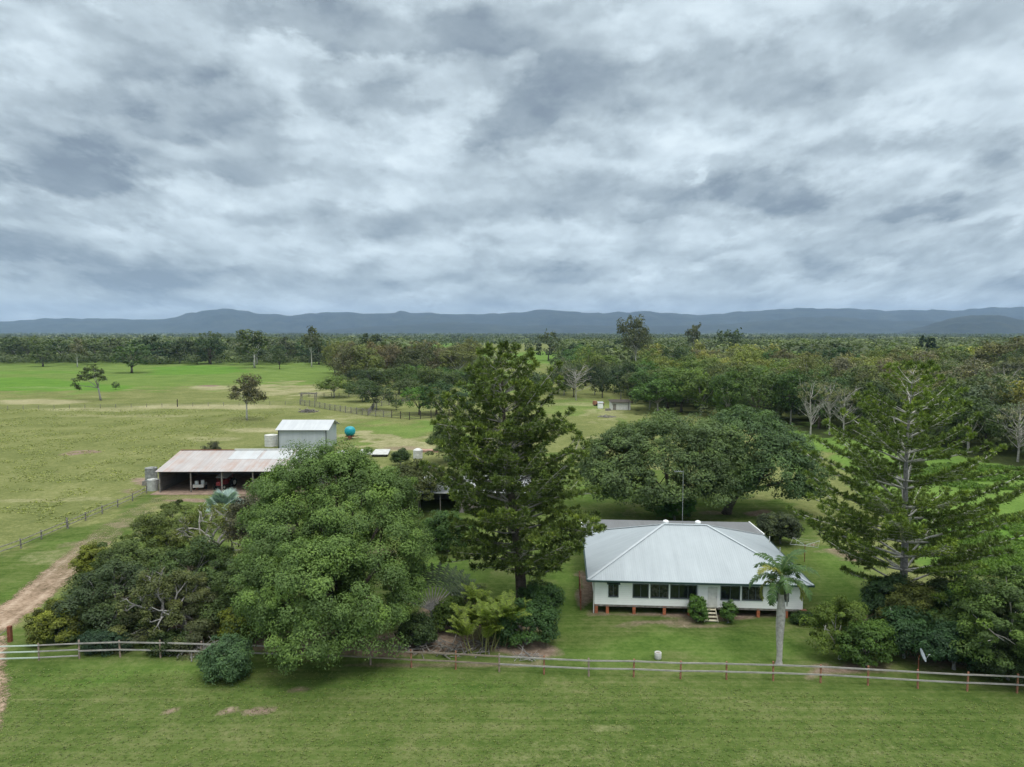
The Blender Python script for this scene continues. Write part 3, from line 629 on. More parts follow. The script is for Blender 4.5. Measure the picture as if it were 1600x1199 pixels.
# ---- hoop pines: whorled branches carrying brush-like tufts
def tuft_geo(rng, P, D, r, per=16):
    """needle brushes at P pointing along D (upturned)"""
    n = len(P); ci = np.repeat(np.arange(n), per); d = norm(D[ci] * .9 + rng.normal(size=(n * per, 3)) * .75 + np.array([0, 0, .25]))
    rr = r[ci] * rng.uniform(.7, 1.15, n * per)
    c = P[ci] + d * rr[:, None] * .5
    side = norm(np.cross(d, rng.normal(size=(n * per, 3)))); w = rr * .18
    V = np.stack([c - d * rr[:, None] * .5, c + side * w[:, None] / 2 + d * .1 * rr[:, None], c + d * rr[:, None] * .5, c - side * w[:, None] / 2 + d * .1 * rr[:, None]], 1).reshape(-1, 3)
    return V, np.arange(4 * n * per).reshape(-1, 4), ci
def hoop_pine(name, label, xy, H, lean, prof, whorls, nb, seed, col, elev, start, r0, barkm, branchm, tuft=.36, wiggle=.12, dens=1.0, curve=.2, trunk_top=.98, group=None, tufts_from=.25, latk=1.0):
    rng = np.random.default_rng(seed); root = empty(name, (xy[0], xy[1], 0)); tag(root, label, 'pine tree', group)
    tx = lambda z: Vector((lean[0] * z / H + .12 * math.sin(z * .35), lean[1] * z / H, z))
    mb = MB(); zs = np.linspace(0, H * trunk_top, 26)
    mb.tube([tx(z) if z > 0 else Vector((0, 0, -.2)) for z in zs], [max(.035, r0 * (1 - z / H) ** .85 * (1.35 if z == 0 else 1)) for z in zs], 12)
    mb.build('trunk', barkm, root, smooth=True)
    br = MB(); TP = []; TD = []; TR = []; TB = []
    for w in range(whorls):
        f = start + (1 - start) * (w + rng.uniform(-.25, .25)) / (whorls - 1); f = min(max(f, start), .985); z0 = f * H
        Lr = np.interp(f, [p[0] for p in prof], [p[1] for p in prof]); k = nb if f < .85 else max(4, nb - 2)
        a0 = rng.uniform(0, 6.28)
        for j in range(k):
            a = a0 + 6.283 * j / k + rng.normal() * .18; L = Lr * rng.uniform(.78, 1.12)
            if L < .25: continue
            el = R(elev(f)) + rng.normal() * .07; hd = Vector((math.cos(a), math.sin(a), 0)); sd_ = Vector((-math.sin(a), math.cos(a), 0))
            p0 = tx(z0); pts = []; ns = 7; ph = rng.uniform(0, 6.28); am = wiggle * rng.uniform(.5, 1.5)
            for s in range(ns):
                u = s / (ns - 1); pts.append(p0 + hd * (L * u * math.cos(el)) + Vector((0, 0, L * (u * math.sin(el) + curve * (u * u - u * .4)))) + sd_ * am * L * .3 * math.sin(u * 3.3 + ph) * u + Vector((0, 0, 1)) * am * L * .2 * math.sin(u * 4.1 + ph) * u)
            rb = .020 + .0095 * L
            br.tube(pts, [rb * (1 - .75 * s / (ns - 1)) for s in range(ns)], 5, cap=False)
            btone = rng.normal(0, .10)
            # side branchlets with tufts
            nsb = int(max(3, L * 2.6 * dens))
            for q in range(nsb):
                u = tufts_from + (1 - tufts_from) * (q + rng.uniform(0, 1)) / nsb; u = min(u, .999); i = int(u * (ns - 1)); fr = u * (ns - 1) - i; p = pts[i].lerp(pts[i + 1], fr)
                lat = (1 if q % 2 else -1) * (.28 + .20 * L * (1 - u) * 1.1 + .12 * L * u * (1 - u)); lat *= rng.uniform(.5, 1.2) * latk
                e = p + sd_ * lat + hd * abs(lat) * rng.uniform(.3, .8) + Vector((0, 0, abs(lat) * rng.uniform(.0, .35)))
                if abs(lat) > .35: br.tube([p, p.lerp(e, .5) + Vector((0, 0, -.03)), e], [.020, .015, .009], 3, cap=False)
                nt = max(1, int(abs(lat) / .26))
                for s in range(nt):
                    g_ = p.lerp(e, (s + .7) / nt); TP.append(g_ + Vector((rng.normal() * .06, rng.normal() * .06, .05))); TD.append((e - p).normalized() * .45 + hd * .35 + Vector((0, 0, .6))); TR.append(tuft * rng.uniform(.75, 1.2)); TB.append(btone)
            for s in range(3):
                TP.append(pts[-1] + Vector((rng.normal() * .12, rng.normal() * .12, rng.normal() * .08))); TD.append(hd * .7 + Vector((0, 0, .6))); TR.append(tuft * 1.1); TB.append(btone)
    br.build('branches', branchm, root, smooth=True)
    TP = np.array(TP); TD = np.array(TD); TR = np.array(TR); TB = np.array(TB)
    V, F, ci = tuft_geo(rng, TP, TD, TR, 30)
    tone = np.clip(.42 + TB[ci] + rng.normal(0, .12, len(TP))[ci] + rng.normal(0, .15, len(ci)), 0, 1)
    leaves_obj('foliage', V, F, tone, PINE_LEAF, root, col)
    return root

# ---- palms
def strip_frond(rng, root_pt, a, el, L, droop, nl=34, leaf=.75, w=.055, both=True, flat=0.0):
    """pinnate frond: returns leaflet quads and rachis points"""
    hd = Vector((math.cos(a), math.sin(a), 0)); pts = []; p = Vector(root_pt); e = el
    n = 12; step = L / n
    for i in range(n + 1):
        pts.append(p.copy()); p = p + (hd * math.cos(e) + Vector((0, 0, math.sin(e)))) * step; e -= droop / n * (0.5 + i / n)
    V = []; side = Vector((-math.sin(a), math.cos(a), 0))
    for q in range(nl):
        u = .12 + .88 * (q + .5) / nl; i = min(int(u * n), n - 1); b = pts[i].lerp(pts[i + 1], u * n - i); d = (pts[i + 1] - pts[i]).normalized(); upv = side.cross(d) * -1
        l = leaf * (math.sin(math.pi * min(1, u * .82 + .14)) ** .6) * rng.uniform(.8, 1.1)
        for s in (-1, 1):
            t1 = (side * s * .85 + d * .55 + Vector((0, 0, rng.uniform(-.15, .35) - flat))).normalized(); m1 = b + t1 * l * .55; t2 = (t1 + Vector((0, 0, -.75))).normalized(); m2 = m1 + t2 * l * .5
            ww = d * w
            V.append([b - ww * .6, m1 - ww, m1 + ww, b + ww * .6]); V.append([m1 - ww, m2 - ww * .2, m2 + ww * .2, m1 + ww])
    return V, pts

# ---- fan leaf (bismarckia, fan palms): pleated disc of segments
def fan_leaf(rng, base, a, el, stalk, rad, nseg=22, spread=4.4, w=1.0):
    hd = Vector((math.cos(a) * math.cos(el), math.sin(a) * math.cos(el), math.sin(el))); c = Vector(base) + hd * stalk
    side = hd.cross(Vector((0, 0, 1))).normalized(); nrm = side.cross(hd).normalized(); V = []
    tilt = rng.uniform(-.5, .5)
    side = (side * math.cos(tilt) + nrm * math.sin(tilt)).normalized(); nrm = side.cross(hd).normalized()
    for i in range(nseg):
        th = -spread / 2 + spread * (i + .5) / nseg; d = hd * math.cos(th) + side * math.sin(th); pr = nrm.cross(d).normalized(); hw = rad * spread / nseg * .42 * w
        m1 = c + d * rad * .6 + nrm * rad * .04; e = c + d * rad * rng.uniform(.92, 1.05) - nrm * rad * .10
        V.append([c, m1 - pr * hw, m1 + nrm * hw * .5, m1 + pr * hw] if False else [c - pr * .01, m1 - pr * hw, e, m1 + pr * hw])
    return V, [Vector(base), c]
def quads_obj(name, Q, mat, parent, col, rng, base=.5, sp=.15):
    V = np.array([[tuple(p) for p in q] for q in Q], dtype=np.float32).reshape(-1, 3); n = len(Q)
    return leaves_obj(name, V, np.arange(4 * n).reshape(n, 4), np.clip(rng.normal(base, sp, n), 0, 1), mat, parent, col)
# ================================================================= THE HOUSE
HO = (6.4, 58.5); HA = R(-4.0)
house = empty('farmhouse', (HO[0], HO[1], 0), HA)
tag(house, 'white weatherboard farmhouse with a pale hipped metal roof, raised on short red stumps', 'house')
UW, VM, VR = 18.5, 14.5, 20.4; FZ, EZ, RZ = .80, 3.10, 6.02; wi = .6
OPEN = [(1.75, 2.62, 1.45), (3.8, 5.16, 1.45), (5.28, 6.82, 1.45), (6.94, 9.18, 1.45), (11.12, 12.75, 1.45), (12.87, 14.6, 1.45), (15.7, 16.75, 1.45)]
WT = 2.68
def wall_with_openings(mb, x0, x1, z0, z1, y, ops, th=.12, mi=0):
    cur = x0
    for (a, b, zb) in ops:
        mb.box(((cur + a) / 2, y, (z0 + z1) / 2), (a - cur, th, z1 - z0), mi=mi)
        mb.box(((a + b) / 2, y, (z0 + zb) / 2), (b - a, th, zb - z0), mi=mi); mb.box(((a + b) / 2, y, (WT + z1) / 2), (b - a, th, z1 - WT), mi=mi); cur = b
    mb.box(((cur + x1) / 2, y, (z0 + z1) / 2), (x1 - cur, th, z1 - z0), mi=mi)
wy0 = wi + .06
mb = MB(); wall_with_openings(mb, wi, UW - wi, FZ, EZ + .05, wy0, OPEN)
for xw in (wi + .06, UW - wi - .06):
    mb.box((xw, (wi + .12 + VM) / 2, (FZ + EZ) / 2), (.12, VM - wi - .12, EZ - FZ)); mb.box((xw, (VM + VR - wi - .06) / 2, (FZ + 2.72) / 2), (.12, VR - wi - .06 - VM, 2.72 - FZ))
mb.box((UW / 2, VR - wi, (FZ + 2.7) / 2), (UW - 2 * wi - .24, .12, 2.7 - FZ)); mb.build('wall', BOARD, house)
mb = MB(); mb.box((UW / 2, VR / 2, FZ - .09), (UW - 2 * wi - .04, VR - 2 * wi - .04, .17)); mb.build('floor_frame', OLDWOOD, house)
mb = MB(); mb.box((10.1, wy0 - .12, (FZ + WT) / 2 + .02), (1.72, .10, WT - FZ + .04)); porch = mb.build('door', WHITE, house)
mb = MB(); mb.box((10.45, wy0 - .19, 1.72), (.78, .04, 1.74)); mb.build('door_leaf', OFFW, porch)
mb = MB(); mb.box((10.75, wy0 - .225, 1.75), (.05, .05, .12)); mb.build('handle', GALV, porch)
for i, (a, b, zb) in enumerate(OPEN):
    mb = MB(); fw = .06; yy = wy0 - .03
    mb.box(((a + b) / 2, yy, zb + fw / 2), (b - a, .16, fw)); mb.box(((a + b) / 2, yy, WT - fw / 2), (b - a, .16, fw))
    mb.box((a + fw / 2, yy, (zb + WT) / 2), (fw, .16, WT - zb - 2 * fw)); mb.box((b - fw / 2, yy, (zb + WT) / 2), (fw, .16, WT - zb - 2 * fw))
    nm = 1 if b - a < 1.7 else 2
    for k in range(nm): x = a + (b - a) * (k + 1) / (nm + 1); mb.box((x, yy, (zb + WT) / 2), (.045, .10, WT - zb - 2 * fw))
    w = mb.build('window', FRAME, house)
    mb = MB(); mb.box(((a + b) / 2, wy0 + .03, (zb + WT) / 2), (b - a - .02, .02, WT - zb - .02)); mb.build('pane', GLASS_C if i in (0, 2, 5, 6) else GLASS, w)
for x in (5.22, 6.88, 12.81): mb = MB(); mb.box((x, wy0 - .075, (1.45 + WT) / 2), (.13, .06, WT - 1.45)); mb.build('mullion', WHITE, house)
mb = MB(); mb.box((2.18, wy0 - .28, 2.72), (1.1, .42, .06)); mb.build('window_hood', DARKGREEN, house)
# stumps
for u in (.75, 1.7, 3.95, 6.5, 8.6, 12.0, 14.3, 16.6, 17.75):
    mb = MB(); mb.box((u, wi + .16, .35), (.25, .25, .74)); mb.box((u, wi + .16, .735), (.3, .3, .03)); mb.build('stump', BRICKRED, house)
for v in (4, 8, 12, 16, 19.4):
    for u in (.75, 17.75): mb = MB(); mb.box((u, v, .35), (.23, .23, .72)); mb.build('stump', BRICKRED, house)
for v in (4, 8):
    for u in (3, 6, 9, 12, 15): mb = MB(); mb.box((u, v, .35), (.22, .22, .72)); mb.build('stump', OLDWOOD, house)
pass
mb = MB()                                                    # front steps
for k in range(4):
    z = .68 - .19 * k; mb.box((10.15, wi - .22 - .30 * k, z), (1.05, .27, .05))
for x in (9.6, 10.7): mb.bar((x, wi - .05, .72), (x, wi - 1.28, .03), .05, .20)
mb.build('steps', CREAM, house)
# roof: main hip
A0, A1, A2, A3 = (0, 0, EZ), (UW, 0, EZ), (UW, VM, EZ), (0, VM, EZ); B0, B1 = (VM / 2, VM / 2, RZ), (UW - VM / 2, VM / 2, RZ)
dn = lambda p: (p[0], p[1], p[2] - .05)
mb = MB(); mb.add([A0, A1, A2, A3, B0, B1], [(0, 1, 5, 4), (2, 3, 4, 5)], 0); mb.add([A1, A2, B1], [(0, 1, 2)], 1); mb.add([A3, A0, B0], [(0, 1, 2)], 1)
mb.add([dn(A0), dn(A1), dn(A2), dn(A3)], [(3, 2, 1, 0)], 2)
roof = mb.build('roof', [ROOF, ROOF_S, WHITE], house)
mb = MB(); off = Vector((0, 0, .035))
for a, b in ((A0, B0), (A1, B1), (A2, B1), (A3, B0), (B0, B1)): mb.bar(Vector(a) + off, Vector(b) + off, .24, .05)
mb.build('ridge_cap', simple('ridge_capping', (.44, .485, .51), .45, .4, var=.03), roof)
for x in (7.6, 10.6):                                        # two white turbine vents just behind the ridge
    mb = MB(); mb.lathe([(.13, 0), (.13, .16), (.24, .2), (.29, .32), (.24, .44), (.1, .5)], (x, VM / 2 + .9, RZ - .32), 14); mb.build('roof_vent', WHITE, roof, smooth=True)
mb = MB(); mb.tube([(9.0, VM / 2, RZ), (9.0, VM / 2, RZ + 5.1)], .018, 6); mb.tube([(9.0, VM / 2, RZ + 5.0), (8.15, VM / 2 - .1, RZ + 5.05)], .013, 5)
for x in (8.2, 8.4, 8.6, 8.8): mb.tube([(x, VM / 2 - .5, RZ + 5.04), (x, VM / 2 + .4, RZ + 5.04)], .010, 4)
mb.build('antenna', GALV, house)
mb = MB(); S0, S1, S2, S3 = (.0, VM - .1, 3.17), (UW, VM - .1, 3.17), (UW, VR, 2.86), (0, VR, 2.86); mb.sheet([S0, S1, S2, S3], .05); mb.build('rear_roof', ROOF_R, house)
for xb in (UW + .04, -.04): mb = MB(); mb.bar((xb, VM, 3.2), (xb, VR, 2.89), .1, .12); mb.build('barge_board', WHITE, house)
mb = MB(); mb.tube([(1.2, 17.6, 2.9), (1.2, 17.6, 4.25)], .09, 10); mb.lathe([(.2, 0), (.22, .12), (.2, .2), (.05, .24)], (1.2, 17.6, 4.2), 12); mb.build('flue', OFFW, house)
for v, h in ((11.6, .55), (8.2, .45)): mb = MB(); mb.tube([(UW - .25, v, EZ), (UW - .25, v, EZ + h + .2)], .04, 8); mb.build('vent_pipe', OFFW, house)
mb = MB(); mb.box((UW / 2, -.065, EZ - .065), (UW + .13, .13, .13)); mb.box((-.065, VM / 2, EZ - .065), (.13, VM, .13)); mb.box((UW + .065, VM / 2, EZ - .065), (.13, VM, .13)); mb.build('gutter', DARKGREEN, house)
mb = MB(); mb.tube([(wi - .08, wi - .05, .05), (wi - .08, wi - .05, 2.9), (.05, 0.02, 3.02)], .045, 8); mb.build('downpipe', OFFW, house)
mb = MB(); mb.box((17.95, wi - .02, .78), (.5, .3, .06)); mb.build('corner_shelf', RUST_POST, house)
tz = empty('timber_trellis', (0, 0, 0)); ca, sa = math.cos(HA), math.sin(HA)
def hl(u, v, z=0): return (HO[0] + u * ca - v * sa, HO[1] + u * sa + v * ca, z)
tz.location = hl(-.55, 1.2); tz.rotation_euler = (0, 0, HA); tag(tz, 'low brown timber trellis along the shaded left side of the farmhouse', 'trellis')
for k in range(4): mb = MB(); mb.box((0, k * 1.7, .85), (.09, .09, 1.7)); mb.build('post', RUST, tz)
mb = MB()
for z in (.35, .8, 1.25, 1.65): mb.box((.0, 2.55, z), (.04, 5.2, .06))
mb.build('slat', RUST_POST, tz)

# ================================================================= FRONT FENCE
FP = [(-70, 1036), (-4, 1034), (61, 1032), (124, 1029), (188, 1027), (251, 1028), (315, 1030), (380, 1032), (446, 1034), (512, 1036), (579, 1039), (643, 1043), (712, 1046), (780, 1050), (850, 1054), (920, 1057), (990, 1058),
      (1063, 1061), (1135, 1062), (1208, 1064), (1282, 1067), (1356, 1071), (1434, 1076), (1511, 1080), (1589, 1083), (1668, 1088), (1750, 1094)]
FB = [at(*p) for p in FP]; FH = 1.3
fence = empty('post_and_rail_fence', (FB[12][0], FB[12][1], 0)); tag(fence, 'long two-rail fence on orange and weathered posts between the yard and the mown verge', 'fence')
fo = Vector(fence.location)
rng = np.random.default_rng(4)
for i, p in enumerate(FB[3:], 3):
    h = FH * rng.uniform(.97, 1.06); q = Vector(p) - fo; mb = MB(); lean = Vector((rng.normal() * .012, rng.normal() * .012, 0))
    mb.tube([q + Vector((0, 0, -.1)), q + Vector((0, 0, h * .5)) + lean, q + Vector((0, 0, h)) + lean * 2], [.068, .065, .062], 8)
    mb.build('post', GREY_POST if (i < 11 or i in (13, 15)) else RUST_POST, fence, smooth=False)
for i in range(3, len(FB) - 1):
    for k, z in enumerate((.60, 1.16)):
        a = Vector(FB[i]) - fo; b = Vector(FB[i + 1]) - fo; e = Vector((0, -.085, 0)); j = (b - a).normalized() * .002
        mb = MB(); mb.bar(a + e + Vector((0, 0, z + (i % 3) * .008)), b + e + Vector((0, 0, z + (i % 2) * .01)), .045, .10); mb.build('rail', RAIL_B if i in (9, 10, 11, 12) else RAIL, fence)
gate = empty('rail_gate', (FB[2][0], FB[2][1], 0)); tag(gate, 'three-rail pale green fence panel and gate at the left end of the front fence', 'gate'); go = Vector(gate.location)
for i in (1, 2):
    q = Vector(FB[i]) - go; mb = MB(); mb.tube([q + Vector((0, 0, -.1)), q + Vector((0, 0, 1.28))], .06, 8); mb.build('post', GREY_POST, gate)
for i in (0, 1, 2):
    for z in (.24, .70, 1.16):
        a = Vector(FB[i]) - go; b = Vector(FB[i + 1]) - go; mb = MB(); e = Vector((0, -.075, 0)); mb.bar(a + e + Vector((0, 0, z)), b + e + Vector((0, 0, z)), .04, .085); mb.build('rail', RAIL_P if i < 2 else RAIL, gate)
p = at(5, 1026); mb = MB(); mb.box((0, 0, 0), (.36, .015, .56)); sg = mb.build('sign', simple('sign_white', (.8, .8, .82), .5, .4, var=.02), None, loc=(p[0], FB[1][1] - .13, .88)); tag(sg, 'small white sign board fixed to the pale green gate', 'sign')
p = at(16, 1003); cp = empty('corner_post', p); tag(cp, 'thick red-brown timber strainer post with a wire stay beside the dirt track', 'post')
mb = MB(); mb.box((0, 0, .6), (.26, .26, 1.3)); mb.build('post', simple('red_post', (.20, .075, .045), .85, .2, var=.2, vscale=4), cp); mb = MB(); mb.tube([(-.14, 0, 1.0), (-1.5, -.3, .05)], .03, 6); mb.build('stay', OLDWOOD, cp)

# ================================================================= LEFT PADDOCK FENCE (timber, along the track)
LP = [(-75, 893), (-22, 876), (33, 857), (65, 843), (106, 826), (134, 814), (160, 803), (184, 793), (207, 783), (229, 771)]
LB = [at(*p) for p in LP]; f = empty('timber_rail_fence', LB[4]); tag(f, 'old grey timber rail fence climbing beside the dirt track to the open shed', 'fence'); fo = Vector(f.location); rng = np.random.default_rng(8)
for i, p in enumerate(LB):
    q = Vector(p) - fo; r = .13 if i == 4 else .085; mb = MB(); mb.tube([q + Vector((0, 0, -.1)), q + Vector((rng.normal() * .04, 0, 1.12 + .2 * (i == 4)))], [r, r * .9], 8); mb.build('post', OLDWOOD, f)
for i in range(len(LB) - 1):
    for z in (.45, .92):
        a = Vector(LB[i]) - fo; b = Vector(LB[i + 1]) - fo; mb = MB(); mb.tube([a + Vector((.03, -.1, z + rng.normal() * .03)), b + Vector((.03, -.1, z + rng.normal() * .03))], [.055, .05], 6); mb.build('rail', OLDWOOD, f)

# ================================================================= FAR PADDOCK WIRE FENCE
f = empty('wire_fence', at(286, 637)); tag(f, 'thin post and wire fence crossing the dry paddock beyond the sheds', 'fence'); fo = Vector(f.location)
n = 22; WB = [at(-60 + (530 / n) * i, 642 - 9.5 * i / n) for i in range(n + 1)]
for i, p in enumerate(WB):
    q = Vector(p) - fo; big = abs(-60 + (530 / n) * i - 286) < 13; mb = MB(); r = .16 if big else .07; mb.tube([q, q + Vector((0, 0, 2.4 if big else 1.25))], r, 6); mb.build('post', DARKWOOD if big else OLDWOOD, f)
for z in (.4, .8, 1.15): mb = MB(); mb.tube([Vector(p) - fo + Vector((0, -.1, z)) for p in WB], .018, 4); mb.build('wire', OLDWOOD, f)

# ================================================================= OPEN MACHINERY SHED
so = at(249, 770); SL, SD1, SD2 = 23.5, 8.2, 13.5; es, rs = 3.25, 5.0; SA = R(1.0)
shed = empty('machinery_shed', so, SA); tag(shed, 'long open-fronted farm shed with a rust-streaked iron roof behind the dark trees', 'shed')
mb = MB(); mb.sheet([(-.3, -.5, es), (SL, -.5, es), (SL, SD1, rs), (-.3, SD1, rs)], .04, 0); mb.sheet([(-.3, SD1, rs), (SL, SD1, rs), (SL, SD2, 3.6), (-.3, SD2, 3.6)], .04, 0)
dzr = (rs - es) / (SD1 + .5)
def onroof(y, k=.03): return es + (y + .5) * dzr + k
for (x0, x1, y0, y1) in ((8.6, 13.0, 4.3, 8.0), (13.5, 18.0, 4.3, 8.1), (18.3, 23.4, 3.2, 8.15)): mb.sheet([(x0, y0, onroof(y0)), (x1, y0, onroof(y0)), (x1, y1, onroof(y1)), (x0, y1, onroof(y1))], .02, 1)
rf = mb.build('roof', [SHEDROOF, SHEDROOF2], shed)
mb = MB(); mb.bar((-.3, SD1, rs + .05), (8.3, SD1, rs + .05), .3, .06); mb.build('ridge_cap', RUST, rf); mb = MB(); mb.bar((8.3, SD1, rs + .12), (SL, SD1, rs + .12), .34, .14); mb.build('ridge_cap', OFFW, rf)
mb = MB(); mb.box((0, SD2 / 2, 1.6), (.06, SD2 - .2, 3.2)); mb.box((SL - .1, SD2 / 2, 1.6), (.06, SD2 - .2, 3.2)); mb.box((SL / 2, SD2 - .1, 1.7), (SL - .1, .06, 3.4))
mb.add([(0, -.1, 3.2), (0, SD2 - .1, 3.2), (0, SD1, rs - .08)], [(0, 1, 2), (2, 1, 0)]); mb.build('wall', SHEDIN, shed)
for k in range(6):
    x = .15 + k * 4.6; mb = MB(); mb.tube([(x, -.1, 0), (x, -.1, es)], .11, 8); mb.build('post', OLDWOOD, shed)
mb = MB(); mb.box((SL / 2, -.1, es - .12), (SL, .08, .18)); mb.build('beam', DARKWOOD, shed)
mb = MB(); mb.box((SL / 2 - .2, SD2 / 2 - .5, .02), (SL + 1, SD2 + 2, .06)); mb.build('floor', DIRT_FL, shed)
mb = MB()
for k in range(3): mb.bar((.1, .4 + k * .1, .6 + .8 * k), (.1, 5, .5 + .8 * k), .05, .09)
mb.build('wall_rail', OLDWOOD, shed)
def sl(x, y, z=0): c, s = math.cos(SA), math.sin(SA); return (so[0] + x * c - y * s, so[1] + x * s + y * c, z)
# red tractor with pale hood, partly hidden under the roof
tr = empty('tractor', sl(8.6, 3.0, .05), R(-12)); tag(tr, 'red tractor with a pale sloping canopy parked under the open shed roof', 'tractor')
mb = MB(); mb.box((0, .2, .95), (.9, 2.6, .7)); mb.box((0, -1.3, .95), (.75, .9, .6), taper=.85); mb.build('body', RED, tr)
mb = MB(); mb.sheet([(-.95, -.9, 1.75), (.95, -.9, 1.75), (1.0, .9, 2.35), (-1.0, .9, 2.35)], .08); mb.build('canopy', GALV, tr)
mb = MB(); [mb.tube([(x, y, 1.2), (x * 1.1, y, z)], .035, 6) for x in (-.75, .75) for y, z in ((-.8, 1.75), (.8, 2.25))]; mb.build('canopy_frame', RED, tr)
for x, y, r, w in ((-.85, .9, .72, .38), (.85, .9, .72, .38), (-.7, -1.4, .42, .24), (.7, -1.4, .42, .24)):
    mb = MB(); mb.tube([(x - w / 2, y, r), (x + w / 2, y, r)], r, 18); w_ = mb.build('wheel', BLACK, tr); mb = MB(); s = 1 if x > 0 else -1; mb.tube([(x + s * w * .5, y, r), (x + s * w * .54, y, r)], r * .5, 14); mb.build('rim', OFFW, w_)
# white quad trailer and clutter
tl = empty('box_trailer', sl(5.2, 2.0, .05), R(10)); tag(tl, 'small white box trailer loaded with drums under the left bays of the open shed', 'trailer')
mb = MB(); mb.box((0, 0, .5), (1.5, 2.1, .06)); mb.box((-.74, 0, .72), (.04, 2.1, .4)); mb.box((.74, 0, .72), (.04, 2.1, .4)); mb.box((0, -1.03, .72), (1.44, .04, .4)); mb.build('tray', OFFW, tl)
for x in (-.88, .88): mb = MB(); mb.tube([(x - .1, .1, .32), (x + .1, .1, .32)], .32, 14); mb.build('wheel', BLACK, tl)
mb = MB(); mb.tube([(0, -1.0, .48), (0, -2.1, .42)], .04, 6); mb.build('drawbar', RUST, tl)
for x, y in ((-.35, -.3), (.3, .3)): mb = MB(); mb.lathe([(.27, 0), (.29, .2), (.27, .42), (.29, .6), (.27, .8)], (0, 0, 0), 14); d = mb.build('drum', WHITE, None, smooth=True, loc=sl(5.2 + x, 2.0 + y, .6)); tag(d, 'white drum standing %s in the small box trailer' % ('towards the drawbar' if y < 0 else 'at the back'), 'drum')
pl = empty('plough', sl(14, 1.8, .05), R(20)); tag(pl, 'rusty red disc plough in the dark bays of the open shed', 'farm machine')
mb = MB(); mb.bar((-1.6, -.6, .8), (1.8, .9, 1.0), .12); mb.bar((-1.4, .7, .7), (1.2, -.8, 1.1), .1); mb.bar((0, 0, .9), (0, -1.4, 1.6), .09); mb.build('frame', RED, pl)
for k in range(4): mb = MB(); mb.tube([(-1.2 + k * .8, -.4 + k * .35, .38), (-1.14 + k * .8, -.4 + k * .35, .38)], .36, 16); mb.build('disc', RUST, pl)

def water_tank(name, label, loc, r, h, mat, ribs=5, conical=.12, cat='water tank'):
    o = empty(name, loc); tag(o, label, cat); prof = [(r, 0)]
    for k in range(ribs * 2): z = h * (k + 1) / (ribs * 2 + 1); prof.append((r * (1.0 if k % 2 else .985), z))
    prof += [(r, h), ]; mb = MB(); mb.lathe(prof, n=28); mb.build('tank_wall', mat, o, smooth=False)
    mb = MB(); mb.lathe([(r * 1.02, h + .005), (r * .98, h + .05), (r * .4, h + .05 + conical), (r * .15, h + .08 + conical), (.05, h + .1 + conical)], n=28); mb.build('lid', mat, o, smooth=True)
    mb = MB(); mb.lathe([(.28, 0), (.28, .1), (.05, .14)], (r * .45, -r * .3, h + .08), 12); mb.build('inlet', mat, o); return o
water_tank('water_tank', 'squat white round water tank against the left end of the open shed', at(239, 766), .8, 1.6, simple('dull_tank', (.42, .43, .41), .8, .2, var=.15))
t2 = water_tank('water_tank', 'weathered grey corrugated tank on a low stand behind the white tank at the open shed', (at(237, 757)[0], at(237, 757)[1], .7), .9, 1.9, simple('old_tank', (.27, .28, .27), .8, .2, var=.25))
mb = MB(); mb.box((0, 0, -.35), (2.0, 2.0, .7)); mb.build('stand', OLDWOOD, t2)

# ================================================================= SILVER SHED
so2 = at(436, 703); gw, gd, ge, gr = 9.6, 8.6, 4.2, 5.55
ss = empty('silver_shed', so2, R(0)); tag(ss, 'closed silver-grey metal shed with a pale gable roof and dark corner trims', 'shed')
for yw in (.04, gd - .04): mb = MB(); mb.box((gw / 2, yw, ge / 2), (gw, .08, ge)); mb.build('wall', SILVER_W, ss)
for x in (.04, gw - .04): mb = MB(); mb.box((x, gd / 2, ge / 2), (.08, gd - .17, ge)); mb.add([(x - .04, .0, ge), (x - .04, gd, ge), (x - .04, gd / 2, gr - .1), (x + .04, 0, ge), (x + .04, gd, ge), (x + .04, gd / 2, gr - .1)], [(0, 1, 2), (5, 4, 3), (0, 2, 5, 3), (1, 4, 5, 2)]); mb.build('gable_wall', SILVER_S, ss)
k_ = (gr - ge) / (gd / 2); mb = MB(); mb.sheet([(-.55, -.55, ge - .5 * k_ + .06), (gw + .75, -.55, ge - .5 * k_ + .06), (gw + .75, gd / 2, gr + .06), (-.55, gd / 2, gr + .06)], .06); mb.sheet([(-.55, gd / 2, gr + .06), (gw + .75, gd / 2, gr + .06), (gw + .75, gd + .55, ge - .5 * k_ + .06), (-.55, gd + .55, ge - .5 * k_ + .06)], .06); mb.build('roof', SILVER_R, ss)
mb = MB()
for x in (-.02, gw + .02): mb.box((x, -.03, ge / 2), (.16, .14, ge))
mb.box((gw / 2, -.05, ge - .10), (gw - .2, .1, .14)); mb.build('corner_trim', simple('dark_trim', (.06, .07, .08), .6, .3, var=.05), ss)
for k in range(2): mb = MB(); mb.box((gw * (.27 + .46 * k), -.03, ge * .46), (gw * .44, .05, ge * .90)); mb.build('sliding_door', SILVER_W, ss)
water_tank('water_tank', 'pale concrete-white tank beside the left wall of the silver shed', at(424, 697), 1.35, 2.3, OFFW, ribs=3)
